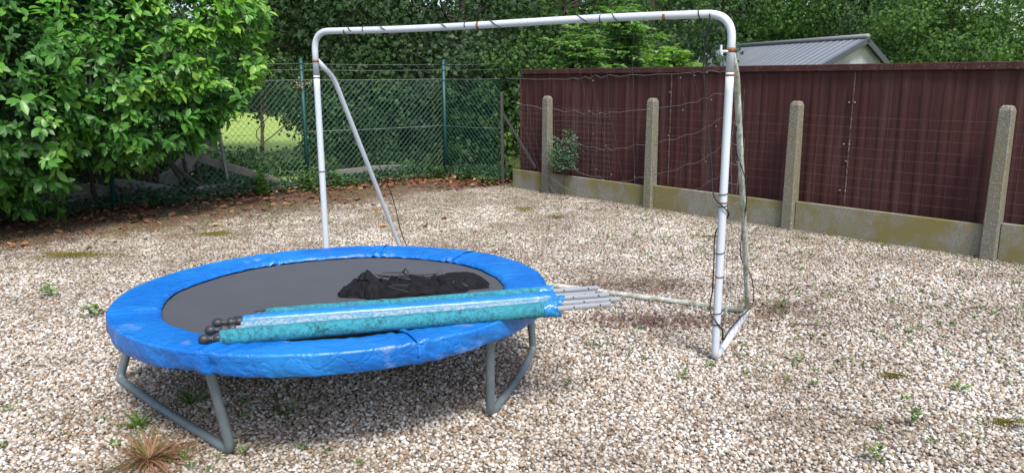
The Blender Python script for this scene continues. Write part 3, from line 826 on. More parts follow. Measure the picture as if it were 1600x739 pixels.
# ------------------------------------------------------------------ football goal
def goal():
    g0 = np.array([1.2306, 4.3338]); a = np.array([-.886, .463]); b = np.array([.463, .886]); GW = 3.024; GH = 2.06
    def q(u, v, z): p = g0 + a*u + b*v; return np.array([p[0], p[1], z])
    root = empty('football_goal', tuple(q(GW/2, 0, 0)), 'white tubular football goal with torn net standing on the gravel', 'goal')
    m = Mat('white_goal_paint', .38); n = m.noise(2.2, 6)
    c = m.mix(n, (.43, .475, .54), (.57, .61, .66))
    sp = m.ramp(m.noise(42, 4), [(.68, 0), (.72, 1)]); c = m.mix(m.math('MULTIPLY', sp, .6), c, (.35, .22, .14)); m.col(c); WH = m.m
    m = Mat('lichen_goal_paint', .7); n = m.ramp(m.noise(16, 6, rough=.7), [(.36, 0), (.62, 1)])
    c = m.mix(n, (.22, .22, .13), (.60, .63, .58)); m.col(c); m.bump(n, .3, .003); LI = m.m
    m = Mat('rust', .9); n = m.noise(60, 4); m.col(m.mix(n, (.10, .032, .014), (.30, .13, .055))); RU = m.m
    BLK = Mat('black_cord', .8, (.012, .012, .014)).m
    r = .0235
    def leg_mesh(u):
        mb = MB(); P = fillet([q(u, 0, .32), q(u, .0, .0+r), q(u, .25, .0+r)], .05, 6); return P
    # front frame: posts, rounded corners and crossbar each as they come apart at the couplings
    sag = .012
    for u, nm in ((0, 'post'), (GW, 'post')):
        mb = MB(); mb.tube(dens(fillet([q(u, .16, r), q(u, 0, r-.004), q(u, 0, 1.72)], .06, 7), .1), r, 18); mb.build(nm, WH, root)
    mb = MB(); P = fillet([q(0, 0, 1.72), q(0, 0, GH-r), q(GW, 0, GH-r), q(GW, 0, 1.72)], .17, 12)
    P = dens(P, .1); P[:, 2] += .008*np.sin(P[:, 0]*2.3)
    mb.tube(P, r*.98, 18); mb.build('crossbar', WH, root)
    # couplings with rust
    for (p0, p1) in ((q(0, 0, 1.70), q(0, 0, 1.712)), (q(0, 0, 1.83), q(0, 0, 1.855)), (q(GW, 0, 1.70), q(GW, 0, 1.71)), (q(GW, 0, 1.815), q(GW, 0, 1.835)),
                     (q(.38, 0, GH-r+.003), q(.395, 0, GH-r+.003)), (q(1.62, 0, GH-r-.004), q(1.635, 0, GH-r-.004)), (q(2.72, 0, GH-r-.007), q(2.735, 0, GH-r-.007)),
                     (q(0, 0, .975), q(0, 0, .985)), (q(0, 0, .53), q(0, 0, .54)), (q(GW, 0, 1.0), q(GW, 0, 1.01))):
        mb = MB(); mb.tube([p0, p1], r*1.05, 16); mb.build('rust_ring', RU, root)
    # wing bolt on the right post
    mb = MB(); c0 = q(0, 0, 1.835); mb.tube([c0, c0+np.array([-.055, -.02, .0])], .007, 8); mb.box(c0+np.array([-.062, -.022, .012]), (.006, .004, .022), bevel=.002); mb.box(c0+np.array([-.058, -.022, -.01]), (.005, .004, .012), bevel=.002)
    mb.build('wing_bolt', WH, root)
    # rear stays and ground bars
    for u, mt in ((0, LI), (GW, WH)):
        mb = MB(); mb.tube(dens(fillet([q(u, .02, 1.83), q(u, .19, 1.705), q(u, 1.05, .05)], .07, 6), .1), .0185, 14); mb.build('rear_stay', mt, root)
        mb = MB(); mb.tube([q(u, .15, r-.002), q(u, 1.02, r-.003)], r*.97, 16); mb.build('ground_bar', WH, root)
    mb = MB(); P = dens(fillet([q(0, .94, .024), q(0, 1.06, .024), q(.1, 1.06, .022), q(GW-.1, 1.06, .022), q(GW, 1.06, .024), q(GW, .94, .024)], .04, 5), .12)
    mb.tube(P, .021, 14); mb.build('rear_bar', LI, root)
    # black cords wound round the bars
    mb = MB()
    def wrap(u0, u1, turns, side='top', zc=GH-r):
        t = np.linspace(0, 1, max(12, int(turns*14))); ang = t*turns*2*np.pi
        P = [q(u0+(u1-u0)*tt, (r+.003)*math.cos(aa), zc+.003+(r+.003)*math.sin(aa)) for tt, aa in zip(t, ang)]
        mb.tube(P, .0032, 5)
    for (u0, u1, tn) in ((2.74, 2.66, .6), (2.56, 2.555, 1), (2.50, 2.36, .6), (1.98, 1.86, .6), (1.72, 1.72, 1), (1.60, 1.46, .7), (1.0, .86, .6), (.78, .775, 1), (.74, .66, .7), (.2, .17, 1)):
        mb = MB(); wrap(u0, u1, tn); mb.build('cord_wrap', BLK, root)
    mb = MB()
    # cord that hangs from the right corner and winds down the post
    P = catmull([q(.14, .02, 2.07), q(.12, -.035, 2.0), q(.16, .03, 1.8), q(.13, .04, 1.5), q(.08, .01, 1.2), q(.05, -.02, 1.02), q(-.02, -.03, .95), q(-.03, .02, .9), q(.035, .01, .8), q(.03, -.02, .6), q(.035, 0, .45), q(.04, -.02, .33), q(.0, -.035, .27), q(-.035, .01, .2), q(-.02, .12, .1), q(.01, .45, .06), q(0, .75, .06), q(-.02, 1.0, .06)], 8)
    mb.tube(P, .0045, 6)
    P = catmull([q(-.03, .3, 1.62), q(.02, .36, 1.3), q(-.03, .5, 1.05), q(-.02, .62, .85), q(.03, .8, .5), q(-.03, .95, .3), q(-.03, 1.07, .08), q(.04, 1.06, .05)], 8); mb.tube(P, .0038, 5)
    for z in (1.05, .98, .33, .26, .7): 
        t = np.linspace(0, 1, 18); P = [q((r+.003)*math.cos(x*9), (r+.003)*math.sin(x*9), z-.04*x) for x in t]; mb.tube(P, .0028, 5)
    P = catmull([q(GW-.1, .45, 1.2), q(GW-.12, .7, .75), q(GW-.05, .95, .3), q(GW-.1, 1.1, .05)], 8); mb.tube(P, .004, 5)
    P = catmull([q(.2, 0, 2.04), q(.6, .05, 1.93), q(1.0, .04, 1.99), q(1.4, .02, 2.0), q(1.9, .06, 1.93), q(2.5, .02, 2.02)], 8); mb.tube(P, .0024, 4)
    mb.build('black_cord', BLK, root)
    # torn net: curtain from crossbar to the rear bar, mostly at the right
    NETM = Mat('net_twine', .8, (.10, .10, .095)).m; NETL = Mat('pale_net_twine', .7, (.13, .125, .115)).m
    def surf(u, t):
        """t 0 at the crossbar, 1 at the rear bar; hangs slack"""
        v = .06 + .98*t**.85; z = 2.0*(1-t)**1.0 + .03
        z -= .32*math.sin(math.pi*min(1, t*1.1))**2*math.sin(math.pi*min(1, max(0, u/1.5)))
        return q(u + .05*math.sin(t*6+u*9), v, max(.03, z))
    mb = MB(); ml = MB()
    us = np.arange(.02, 1.55, .125); ts = np.linspace(0, 1, 15)
    for i, u in enumerate(us):
        t1 = 1.0 if u < 1.2 else rng.uniform(.5, .9)
        P = [surf(u + .012*rng.normal(), t) for t in np.linspace(.03, t1, 18)]; mb.tube(P, .0010, 3, cap=False)
    for i, t in enumerate(ts[2:]):
        ue = 1.1 + .45*rng.random()
        P = []
        for k, u in enumerate(np.linspace(0, ue, 27)):
            p = surf(u, t); p[2] -= .022*abs(math.sin(u/.125*math.pi))**.8 - .05*math.sin(u*2.6+i*.5); p[2] = max(.02, p[2]); P.append(p)
        ml.tube(P, .0010, 3, cap=False)
    # side net on the right triangle
    for z in np.arange(.15, 1.7, .12):
        vmax = .19 + (1.705-z)/1.655*.87
        P = [q(.0 - .03*math.sin(x*3.1), vmax*x, z-.05*math.sin(math.pi*x)) for x in np.linspace(0, 1, 12)]; mb.tube(P, .0015, 3, cap=False)
    for v in np.arange(.15, 1.0, .12):
        zt = 1.705-(v-.19)/.87*1.655 if v > .19 else 1.72
        P = [q(-.03*math.sin(v*3)+rng.normal()*.006, v, .05+(zt-.05)*x) for x in np.linspace(0, 1, 10)]; mb.tube(P, .0015, 3, cap=False)
    # knots
    for u in us[:9]:
        for t in ts[1:-1]:
            if rng.random() < .5: p = surf(u, t); mb.ball(p, .0062, 5, 3)
    mb.build('net', NETM, root, False); ml.build('net', NETL, root, False)['label'] = 'pale sagging strands of the net'
    return root
goal()

# ------------------------------------------------------------------ trampoline
TC = np.array([-.984, 4.143]); TH = .524
def tz(x, y): return TH + .006*(x-TC[0]) - .026*(y-TC[1])
def trampoline():
    root = empty('trampoline', (TC[0], TC[1], 0), 'round blue padded trampoline with black mat standing low on the gravel', 'trampoline')
    # jumping mat
    m = Mat('black_mat', .62, spec=.4); n = m.noise(3.5, 6, rough=.6); n2 = m.noise(420, 2)
    c = m.mix(n, (.042, .046, .053), (.070, .074, .084)); c = m.mix(m.math('MULTIPLY', n2, .4), c, (.09, .09, .095))
    s_ = m.ramp(m.noise(7, 5, m.coord('Position', (1, 3, 1)), .7), [(.62, 0), (.8, 1)]); c = m.mix(m.math('MULTIPLY', s_, .35), c, (.15, .15, .16))
    m.col(c); m.bump(n2, .2, .001)
    rr = np.linspace(0, 1.0, 26); th = np.linspace(0, 2*np.pi, 128, endpoint=False); V = []
    for r_ in rr:
        x = TC[0]+r_*np.cos(th); y = TC[1]+r_*np.sin(th); V.append(np.stack([x, y, tz(x, y)-.022-.010*(1-r_**2)], -1))
    V = np.concatenate(V); k = len(th); j = np.arange(k)
    fs = np.concatenate([np.stack([i*k+j, i*k+(j+1) % k, (i+1)*k+(j+1) % k, (i+1)*k+j], -1) for i in range(len(rr)-1)])
    o = link('jumping_mat', npmesh('jumping_mat', V, [fs]), m.m, root); o.modifiers.new('t', 'SOLIDIFY').thickness = .003
    # rim tube
    st = Mat('galvanised_leg', .5, metal=.35); n = st.noise(9, 5); c = st.mix(n, (.20, .225, .24), (.33, .355, .37))
    ru = st.ramp(st.noise(24, 5, rough=.7), [(.70, 0), (.74, 1)]); c = st.mix(ru, c, (.12, .06, .035)); st.col(c); STL = st.m
    mb = MB(); a = np.linspace(0, 2*np.pi, 97); mb.tube([(TC[0]+1.11*np.cos(t), TC[1]+1.11*np.sin(t), tz(TC[0]+1.11*np.cos(t), TC[1]+1.11*np.sin(t))-.03) for t in a], .019, 10, cap=False)
    mb.build('rim', STL, root)
    # U legs: two uprights and a bowed ground bar, one continuous bent tube
    GF = simple('weathered_green_grey_steel', (.15, .19, .205), .55, .25, var=.4, scale=14)
    def rimp(dg, dz=-.03, r_=1.11): t = R(dg); x = TC[0]+r_*math.cos(t); y = TC[1]+r_*math.sin(t); return np.array([x, y, tz(x, y)+dz])
    legs = [(rimp(182), (-2.26, 4.07, .02), (-1.30, 3.20, .02), rimp(252)), (rimp(322), (-.115, 3.57, .02), (.13, 4.50, .02), rimp(14)), (rimp(62), (-.35, 5.25, .03), (-1.6, 5.22, .03), rimp(125))]
    for t0, f0, f1, t1 in legs:
        f0 = np.array(f0); f1 = np.array(f1); mid = (f0+f1)/2
        out = mid-np.array([*TC, 0]); out[2] = 0; 
        bow = mid + np.array([0, 0, .012]) + out/np.linalg.norm(out)*.03
        P = fillet([t0, f0, bow, f1, t1], [.055, .3, .055], 8)
        mb = MB(); mb.tube(dens(P, .06), .0228, 16); o = mb.build('leg', GF, root)
        for tp, ft in ((t0, f0), (t1, f1)):   # pale upper sleeve of each upright
            d = (ft-tp)/np.linalg.norm(ft-tp)
            mb = MB(); mb.tube([tp, tp+d*.235], .0225, 16); mb.build('leg_socket', STL, root)
    # vinyl pad in six overlapping lengths, with its hanging skirt
    m = Mat('blue_vinyl', .36, spec=.5); n = m.noise(6, 6, rough=.65); n2 = m.noise(1.9, 4)
    c = m.mix(n, (.001, .082, .38), (.002, .155, .52))
    fd = m.ramp(n2, [(.46, 0), (.66, 1)]); c = m.mix(m.math('MULTIPLY', fd, .42), c, (.02, .24, .56))
    pk = m.ramp(m.noise(3.4, 3), [(.63, 0), (.73, 1)]); c = m.mix(m.math('MULTIPLY', pk, .40), c, (.34, .40, .58))  # pale lilac patches: sky reflections painted into the vinyl colour
    dt = m.ramp(m.noise(34, 6, rough=.8), [(.60, 0), (.70, 1)]); c = m.mix(m.math('MULTIPLY', dt, .35), c, (.26, .30, .38))
    sc_ = m.ramp(m.noise(9, 5, rough=.8), [(.66, 0), (.69, 1), (.72, 0)]); c = m.mix(m.math('MULTIPLY', sc_, .5), c, (.14, .13, .20))
    m.col(c); m.rough(m.ramp(n, [(0, .30), (1, .5)])); 
    wv = m.noise(9, 4, out=1); v3 = m.new('ShaderNodeTexVoronoi', feature='DISTANCE_TO_EDGE'); v3.inputs['Scale'].default_value = 7.5
    mp = m.new('ShaderNodeVectorMath', operation='ADD'); m.l(m.coord(), mp.inputs[0]); sc3 = m.new('ShaderNodeVectorMath', operation='SCALE'); sc3.inputs[3].default_value = .22; m.l(wv, sc3.inputs[0]); m.l(sc3.outputs[0], mp.inputs[1]); m.l(mp.outputs[0], v3.inputs['Vector'])
    cr = m.ramp(v3.outputs['Distance'], [(0, 0), (.10, .8), (.3, 1)])
    m.bump(m.math('ADD', m.math('MULTIPLY', cr, .8), m.noise(17, 6, rough=.65)), .36, .012); BV = m.m
    seams = [-67, -40, 66, 98, 137, 252, 293]
    seams = [-61, -8, 52, 86, 128, 205, 253, 299]
    def ridge(n_): return 1 - np.abs(n_)*2.2
    prof0 = np.array([(.935, -.016), (.944, -.004), (.955, .003), (1.0, .008), (1.06, .012), (1.12, .014), (1.160, .013), (1.170, .0165), (1.1755, .009), (1.1745, -.008), (1.172, -.028), (1.169, -.046), (1.165, -.065), (1.158, -.082), (1.146, -.085)])
    tt = np.arange(len(prof0)); tf = np.linspace(0, len(prof0)-1, 57); prof = np.stack([np.interp(tf, tt, prof0[:, 0]), np.interp(tf, tt, prof0[:, 1])], -1)
    for i in range(7):
        a0, a1 = seams[i], seams[i+1]; ex = 2.2
        na = int((a1-a0+ex)*5.0); A = np.radians(np.linspace(a0, a1+ex, na))
        lift = .002 + .007*np.exp(-((A-A[0])/.035)**2) - .004*np.exp(-((A-A[-1])/.05)**2)
        V = []; np_ = len(prof)
        for k, (pr_, pz) in enumerate(prof):
            u = tf[k]; top = u < 8.5
            # soft folds running mostly along the radius on top, hanging pleats on the skirt
            w1 = vnoise(A*9 + pr_*6, pr_*14 - A*4, 21, 4); w2 = ridge(vnoise(A*22 + pr_*7, pr_*20 + A*5, 33, 3)); w3 = ridge(vnoise(A*13 - u*.25, u*.33 + A*2, 52, 4))
            pin = np.exp(-((A-A[0])/.10)**2) + np.exp(-((A-A[-1])/.10)**2)
            edge = .014*vnoise(A*7, 0*A, 5) + .006*vnoise(A*25, 0*A, 6)
            rad = pr_ + edge*max(0, 1-u/3.0)
            if 8 < u <= 9.6: pz = pz - .004*(1-np.clip(.5+.8*vnoise(A*11, 0*A, 77), 0, 1))
            if top: z = pz + .0045*w1 + .0030*w2 + .006*pin*np.sin(A*95 + pr_*20); rad = rad
            else:
                g_ = min(1, (u-8.5)/2.5); rad = rad + g_*(.007*w3 + .006*w1) + .008*g_*pin*np.sin(A*70); z = pz + (.0045*w1 + .0030*w2)*(1-g_) + g_*(.010*vnoise(A*6, 0*A, 44) + .004*vnoise(A*20, 0*A, 45))
            x = TC[0]+rad*np.cos(A); y = TC[1]+rad*np.sin(A)
            V.append(np.stack([x, y, tz(x, y)+z+lift], -1))
        V = np.concatenate(V); j = np.arange(na-1)
        fs = np.concatenate([np.stack([q_*na+j, q_*na+j+1, (q_+1)*na+j+1, (q_+1)*na+j], -1) for q_ in range(np_-1)])
        o = link('pad', npmesh('pad', V, [fs]), BV, root)
        s2 = o.modifiers.new('t', 'SOLIDIFY'); s2.thickness = .003; s2.offset = -1
    # springs under the pad edge
    sp = simple('spring_steel', (.25, .25, .25), .4, .7)
    for k in range(48):
        t = 2*np.pi*k/48; c0 = np.array([np.cos(t), np.sin(t)]); p = TC+c0*.985; e = TC+c0*1.10
        mb = MB(); mb.tube([(p[0], p[1], tz(*p)-.024), (e[0], e[1], tz(*e)-.028)], .007, 6); mb.build('spring', sp, root)
    return root
trampoline()

# ------------------------------------------------------------------ enclosure poles lying across the trampoline
def poles():
    fm = Mat('worn_teal_foam', .85); v = fm.noise(26, 6, rough=.72); v2 = fm.noise(85, 5, rough=.8)
    c = fm.mix(v, (.010, .135, .20), (.04, .33, .40)); g = fm.ramp(fm.noise(48, 6, rough=.85), [(.47, 0), (.56, 1)]); big = fm.ramp(fm.noise(7, 5, rough=.7), [(.36, .25), (.6, 1)]); c = fm.mix(fm.math('MULTIPLY', fm.math('MULTIPLY', g, big), .85), c, (.006, .035, .05))
    w = fm.ramp(fm.noise(60, 5, rough=.8), [(.62, 0), (.7, 1)]); c = fm.mix(fm.math('MULTIPLY', w, .5), c, (.30, .55, .58))
    fm.col(c); fm.bump(fm.math('ADD', v2, fm.noise(30, 5, rough=.7)), 1.0, .006); FM = fm.m
    vm = Mat('sleeve_vinyl', .32); n = vm.noise(6, 4); c = vm.mix(n, (.006, .115, .34), (.014, .20, .46)); c = vm.mix(vm.math('MULTIPLY', vm.ramp(vm.noise(40, 6, rough=.8), [(.55, 0), (.66, 1)]), .45), c, (.25, .36, .42)); vm.col(c); vm.bump(vm.noise(22, 5), .5, .006); VM = vm.m
    wm = Mat('worn_vinyl_back', .8); n = wm.noise(70, 4, rough=.7); c = wm.mix(wm.ramp(n, [(.42, 0), (.6, 1)]), (.04, .19, .31), (.25, .29, .31)); wm.col(c); WM = wm.m
    mt = Mat('grey_tube', .45, metal=.35); n = mt.noise(12, 4); mt.col(mt.mix(n, (.36, .38, .41), (.48, .50, .54))); MT = mt.m
    BK = simple('black_plastic', (.022, .023, .026), .5, scale=30)
    HOLE = Mat('hole_dark', .9, (.01, .01, .01)).m
    Z = np.array([0, 0, 1.])
    # (ball end, tube tip, sleeve from/to as fraction, sleeve radius, has ball)
    specs = [
     ('front pole in the thickest worn teal sleeve', (-1.365, 3.135, .585), (.483, 3.581, .600), .042, .845, .037, FM, True),
     ('pole in a scuffed whitish sleeve just behind the front one', (-1.375, 3.235, .592), (.540, 3.650, .605), .075, .835, .033, WM, True),
     ('pole in smooth blue vinyl in the middle of the bundle', (-1.36, 3.285, .610), (.491, 3.715, .608), .065, .835, .030, VM, True),
     ('pole in bright blue vinyl next to the rear one', (-1.30, 3.36, .600), (.428, 3.780, .598), .05, .855, .026, VM, False),
     ('rearmost pole in a slim teal foam sleeve with a plain end', (-1.24, 3.475, .590), (.454, 3.870, .602), .03, .84, .027, FM, False),
    ]
    for lab, a, b, s0, s1, r_, mat, ball in specs:
        a = np.array(a); b = np.array(b); d = b-a; Lg = np.linalg.norm(d); d /= Lg
        for e_ in (a, b): pass
        root = empty('enclosure_pole', tuple((a+b)/2), lab, 'pole', 'padded enclosure poles bundled across the trampoline')
        mb = MB(); mb.tube([a+d*.05, b], .0135, 14); mb.build('tube', MT, root)
        side = np.cross(d, Z); side /= np.linalg.norm(side)
        for s_ in (.055, .19):
            p = b-d*s_ ; nrm = side*.9+Z*.3; nrm /= np.linalg.norm(nrm); mb = MB(); mb.tube([p+nrm*.012, p+nrm*.0145], .0042, 8); mb.build('screw_hole', HOLE, root)
        # sleeve: lumpy tube flattened where it rests
        n = 110; t = np.linspace(s0, s1, n); P = a + d*(t*Lg)[:, None]
        seg = 26; ang = np.linspace(0, 2*np.pi, seg, endpoint=False); V = []
        B2 = np.cross(side, d)
        for i in range(n):
            wob = 1 + .035*vnoise(t[i]*40+0*ang, ang*2, 9, 4) + .02*np.sin(ang*2+t[i]*5)
            if i < 3 or i > n-4: wob = wob*(.90 if i in (0, n-1) else .97)
            end = 1.0
            if t[i] > s1-.035: end = 1+.13*np.abs(np.sin(ang*4+i*.4))*(t[i]-s1+.035)/.035
            rr = r_*wob*end*(1 + .05*math.sin(t[i]*9))
            cz = np.sin(ang)*rr; cz = np.where(cz < -.8*r_, -.8*r_, cz)
            V.append(P[i] + side*(np.cos(ang)*rr*1.05)[:, None] + B2*cz[:, None])
        V = np.concatenate(V); j = np.arange(seg)
        fs = np.concatenate([np.stack([i*seg+j, i*seg+(j+1) % seg, (i+1)*seg+(j+1) % seg, (i+1)*seg+j], -1) for i in range(n-1)])
        link('foam_sleeve', npmesh('foam_sleeve', V, [fs, np.arange(seg)[None], (np.arange(seg)[::-1]+(n-1)*seg)[None]]), mat, root)
        # gathered blue cuff where the vinyl cover ends
        n2_ = 22; t2 = np.linspace(s1-.028, s1+.012, n2_); V = []
        for i in range(n2_):
            f = i/(n2_-1); rr = r_*(1.03+.10*f + .10*f*np.sin(ang*5+i*.3+a[0]*9)+.05*np.sin(ang*9-i*.8))
            cz = np.sin(ang)*rr; cz = np.where(cz < -.82*r_, -.82*r_, cz); V.append(a + d*(t2[i]*Lg) + d*(.012*np.sin(ang*3+a[1]*5)*f)[:, None] + side*(np.cos(ang)*rr*1.05)[:, None] + B2*cz[:, None])
        V = np.concatenate(V); o = link('cuff', npmesh('cuff', V, [np.concatenate([np.stack([i*seg+j, i*seg+(j+1) % seg, (i+1)*seg+(j+1) % seg, (i+1)*seg+j], -1) for i in range(n2_-1)])]), VM, root)
        o.modifiers.new('t', 'SOLIDIFY').thickness = .002
        # plastic end cap: ball, waist and collar turned as one piece
        if ball:
            prof = [(-.012,.004),(-.008,.013),(0,.0195),(.010,.023),(.022,.0225),(.032,.017),(.040,.0125),(.052,.0135),(.062,.019),(.072,.0215),(.082,.019),(.086,.0165),(.092,.0165),(.096,.0215),(.12,.0215),(.124,.018)]
        else:
            prof = [(.0,.012),(.004,.018),(.02,.02),(.026,.017),(.034,.0175),(.038,.0205),(.07,.0205),(.074,.017)]
        mb = MB(); mb.tube([a+d*x for x, _ in prof], [y for _, y in prof], 20); mb.build('end_cap', BK, root)
poles()

# ------------------------------------------------------------------ crumpled black safety net on the mat
def net_pile():
    root = empty('folded_net', (-.6, 4.2, .5), 'crumpled heap of black safety netting lying on the trampoline mat', 'net')
    m = Mat('black_netting', .75, spec=.35); n = m.noise(11, 5)
    m.b.inputs['Specular IOR Level'].default_value = .15; c = m.mix(n, (.004, .0042, .005), (.014, .0145, .017)); m.col(c)
    w = m.new('ShaderNodeTexChecker'); w.inputs['Scale'].default_value = 210; m.l(m.coord(), w.inputs[0])
    m.bump(w.outputs[1], .6, .002); NM = m.m
    # several folded sheets, each a ridged surface laid over the last
    nx, ny = 150, 60
    def sheet(cx, cy, lx, ly, rz, h, seed, z0, cr=1.0):
        g = np.random.default_rng(seed); U, Vv = np.meshgrid(np.linspace(-1, 1, nx), np.linspace(-1, 1, ny))
        e = np.clip(1-np.abs(U)**4, 0, 1)*np.clip(1-np.abs(Vv)**3, 0, 1)
        X = U*lx + .03*vnoise(Vv*5, U*3, seed); Y = Vv*ly*(1+.25*vnoise(U*4, 0*U, seed+1)) + .03*vnoise(U*6, Vv*2, seed+2)
        rid = 1-np.abs(vnoise(U*2.2+Vv*1.2, Vv*3.0, seed+3, 3)); rid2 = 1-np.abs(vnoise(U*5, Vv*5+U*3, seed+4, 2))*1.4
        dome = np.sqrt(np.clip(1-(U**2+Vv**2)*.98, 0, 1)); fan = 1-np.abs(np.sin((Vv*1.2+U*.9+.25*np.sin(U*3+seed))*5.5+seed))
        Zz = h*(cr*(e**.6)*(.2+.55*rid**2.2+.30*rid2**2) + (1-cr)*dome*(.80+.20*fan**2)) + .004
        c_, s_ = math.cos(rz), math.sin(rz); XX = cx+c_*X-s_*Y; YY = cy+s_*X+c_*Y
        ZZ = tz(XX, YY)-.030+z0+Zz
        i = np.arange(nx*ny).reshape(ny, nx); q_ = np.stack([i[:-1,:-1], i[:-1,1:], i[1:,1:], i[1:,:-1]], -1).reshape(-1, 4)
        return np.stack([XX, YY, ZZ], -1).reshape(-1, 3), [q_]
    for args in ((-.60, 4.19, .34, .13, .06, .040, 1, 0, .8), (-.83, 4.16, .14, .12, -.25, .085, 5, .003, 1.0), (-.33, 4.27, .19, .12, .25, .085, 8, .003, .15), (-.60, 4.27, .16, .11, -.15, .075, 14, .003, .2),
                 (-.55, 4.13, .25, .07, .04, .055, 12, .004, .9), (-.47, 4.22, .07, .10, .5, .08, 21, .004, .9), (-.70, 4.20, .10, .08, .9, .085, 25, .004, 1.0)):
        mb = MB(); mb.add(*sheet(*args)); mb.build('netting', NM, root)
    tm = Mat('edge_tape', .6, (.02, .021, .024)).m; tp = Mat('pale_edge_cord', .6, (.055, .056, .06)).m
    mb = MB(); ml = MB()
    for k in range(7):
        g = np.random.default_rng(90+k); x0 = g.uniform(-.92, -.35); y0 = g.uniform(4.05, 4.3); P = []
        dx = g.uniform(-.12, .12, 5); dy = g.uniform(-.07, .07, 5); x, y = x0, y0
        for j in range(5):
            P.append((x, y, tz(x, y) + (.035 + .055*g.random())*max(.2, 1-((x+.62)/.40)**2)-.01)); x += dx[j]+.03; y += dy[j]
        P = catmull(P, 8); mb = MB(); mb.tube(P, .0028 if k % 3 == 0 else g.uniform(.003, .005), 6)
        mb.build('edge_cord' if k % 3 == 0 else 'edge_tape', tp if k % 3 == 0 else tm, root)
    # flap standing up at the left and a rolled edge at the right
    mb = MB(); V = []; 
    t = np.linspace(0, 1, 20)
    for f in np.linspace(0, 1, 6): V += [(-.90+.14*x+.02*math.sin(x*9), 4.20+.05*f-.03*x, tz(-.9, 4.2)+.03+.045*f*math.sin(2.6*x+.3)+.02*math.sin(x*14)) for x in t]
    i = np.arange(120).reshape(6, 20); mb.add(V, [np.stack([i[:-1,:-1], i[:-1,1:], i[1:,1:], i[1:,:-1]], -1).reshape(-1, 4)]); mb.build('flap', NM, root)
net_pile()

# ------------------------------------------------------------------ plants and litter
GRASS = leaf_mat('grass_blades', [(0, (.05, .11, .02)), (.6, (.11, .21, .045)), (1, (.22, .32, .09))], .5, .35)
DRY = leaf_mat('dry_blades', [(0, (.10, .15, .03)), (.22, (.17, .13, .05)), (.6, (.28, .135, .07)), (1, (.38, .20, .12))], .7, .3, tmul=(1.2, 1.1, .8))
def blades(cx, cy, n, ln, spread, flop, w=.0035, wid=1.0):
    parts = []
    a = rng.uniform(0, 6.28, n); rad = rng.random(n)*spread
    P0 = np.stack([cx+rad*np.cos(a), cy+rad*np.sin(a), np.zeros(n)], -1)
    dr = np.stack([np.cos(a+rng.normal(0, .5, n)), np.sin(a+rng.normal(0, .5, n)), np.zeros(n)], -1)
    L = ln*rng.uniform(.45, 1.15, n)[:, None]; fl = flop*rng.uniform(.5, 1.4, n)[:, None]
    side = np.stack([-dr[:, 1], dr[:, 0], np.zeros(n)], -1); V = []; K = 5
    for k in range(K):
        t = k/(K-1); p = P0 + dr*L*fl*t**1.4 + np.array([0, 0, 1.])*L*(t*(1-.35*fl) - .45*fl*t*t); p[:, 2] = np.maximum(p[:, 2], .012+.006*t)
        ww = w*(1-t**1.5)+.0004; V += [p-side*ww, p+side*ww]
    V = np.stack(V, 1).reshape(-1, 3); k2 = 2*K; off = (np.arange(n)*k2)[:, None, None]
    f = np.array([(2*k, 2*k+1, 2*k+3, 2*k+2) for k in range(K-1)])
    return V, [(f[None]+off).reshape(-1, 4)], np.repeat(rng.random(n), k2)
def tuft(label, x, y, n, ln, spread, flop, mat=GRASS, w=.0035, name='grass_tuft', group='weeds growing through the gravel'):
    p = blades(x, y, n, ln, spread, flop, w); o = leaves_obj(name, [(p[0]-np.array([x, y, 0]), p[1], p[2])], mat, None)
    o.location = (x, y, 0); tag(o, label, 'weed', group); return o
tuft('large half dried brownish grass tuft in the front left corner', -1.66, 3.15, 260, .20, .05, 1.15, DRY, .0030, 'dry_grass_tuft')
tuft('green grass tuft just left of the trampoline ground bar', -1.87, 3.50, 55, .15, .03, .95)
tuft('green grass tuft in the shade under the left of the trampoline', -1.72, 3.78, 60, .15, .05, .9)
tuft('thin upright grass sprig beside the foot of the front leg', -1.25, 3.20, 14, .13, .015, .5, w=.003)
tuft('sparse grass sprig in front of the left front corner weeds', -1.50, 3.15, 10, .13, .015, .45, w=.003)
tuft('shaded grass tuft right of the front trampoline leg', -1.18, 3.62, 26, .12, .04, .8)
tuft('faded grass tuft beside the metal pole tips', .55, 4.62, 60, .07, .10, .9, w=.003)
tuft('tiny grass tuft behind the goal rear corner on the right', 2.0, 5.45, 30, .13, .08, .9, w=.003)
# seedling weeds with round leaves
def seedling(label, x, y, n=9, sz=.03, h=.04, mat=LIGHT):
    m = n*3; a = rng.uniform(0, 6.28, m); rd = rng.uniform(0, sz*1.2, m)
    P0 = np.stack([rd*np.cos(a), rd*np.sin(a), .015+rng.random(m)*h], -1)
    D = np.stack([np.cos(a), np.sin(a), rng.uniform(.1, .8, m)], -1); N = np.tile([0, 0, 1.], (m, 1))+rng.normal(size=(m, 3))*.2
    l = sz*rng.uniform(.5, 1.1, m); p = leaf_mesh('', P0, D, N, l, l*.32, 'small')
    mb_v = [(0, 0, 0), (.003, 0, 0), (0, .003, h)]
    o = leaves_obj('weed', [p], mat, None); o.location = (x, y, 0); tag(o, label, 'weed', 'weeds growing through the gravel')
seedling('bright green seedling on open gravel at the lower right', 2.45, 3.85, 9, .035, .04)
seedling('leafy weed left of the moss pad at the lower right', 1.98, 3.45, 9, .04, .09, GRASS)
seedling('tall pale green weed near the bottom right corner', 2.5, 3.35, 14, .04, .13, GRASS)
seedling('low green weed right of the goal foot', 1.72, 4.28, 8, .03, .05, GRASS)
seedling('spindly pair of weeds near the bottom edge right of the middle', 1.62, 3.1, 10, .035, .07, GRASS)
seedling('small green weed in front of the goal foot', .98, 4.05, 8, .03, .04, GRASS)
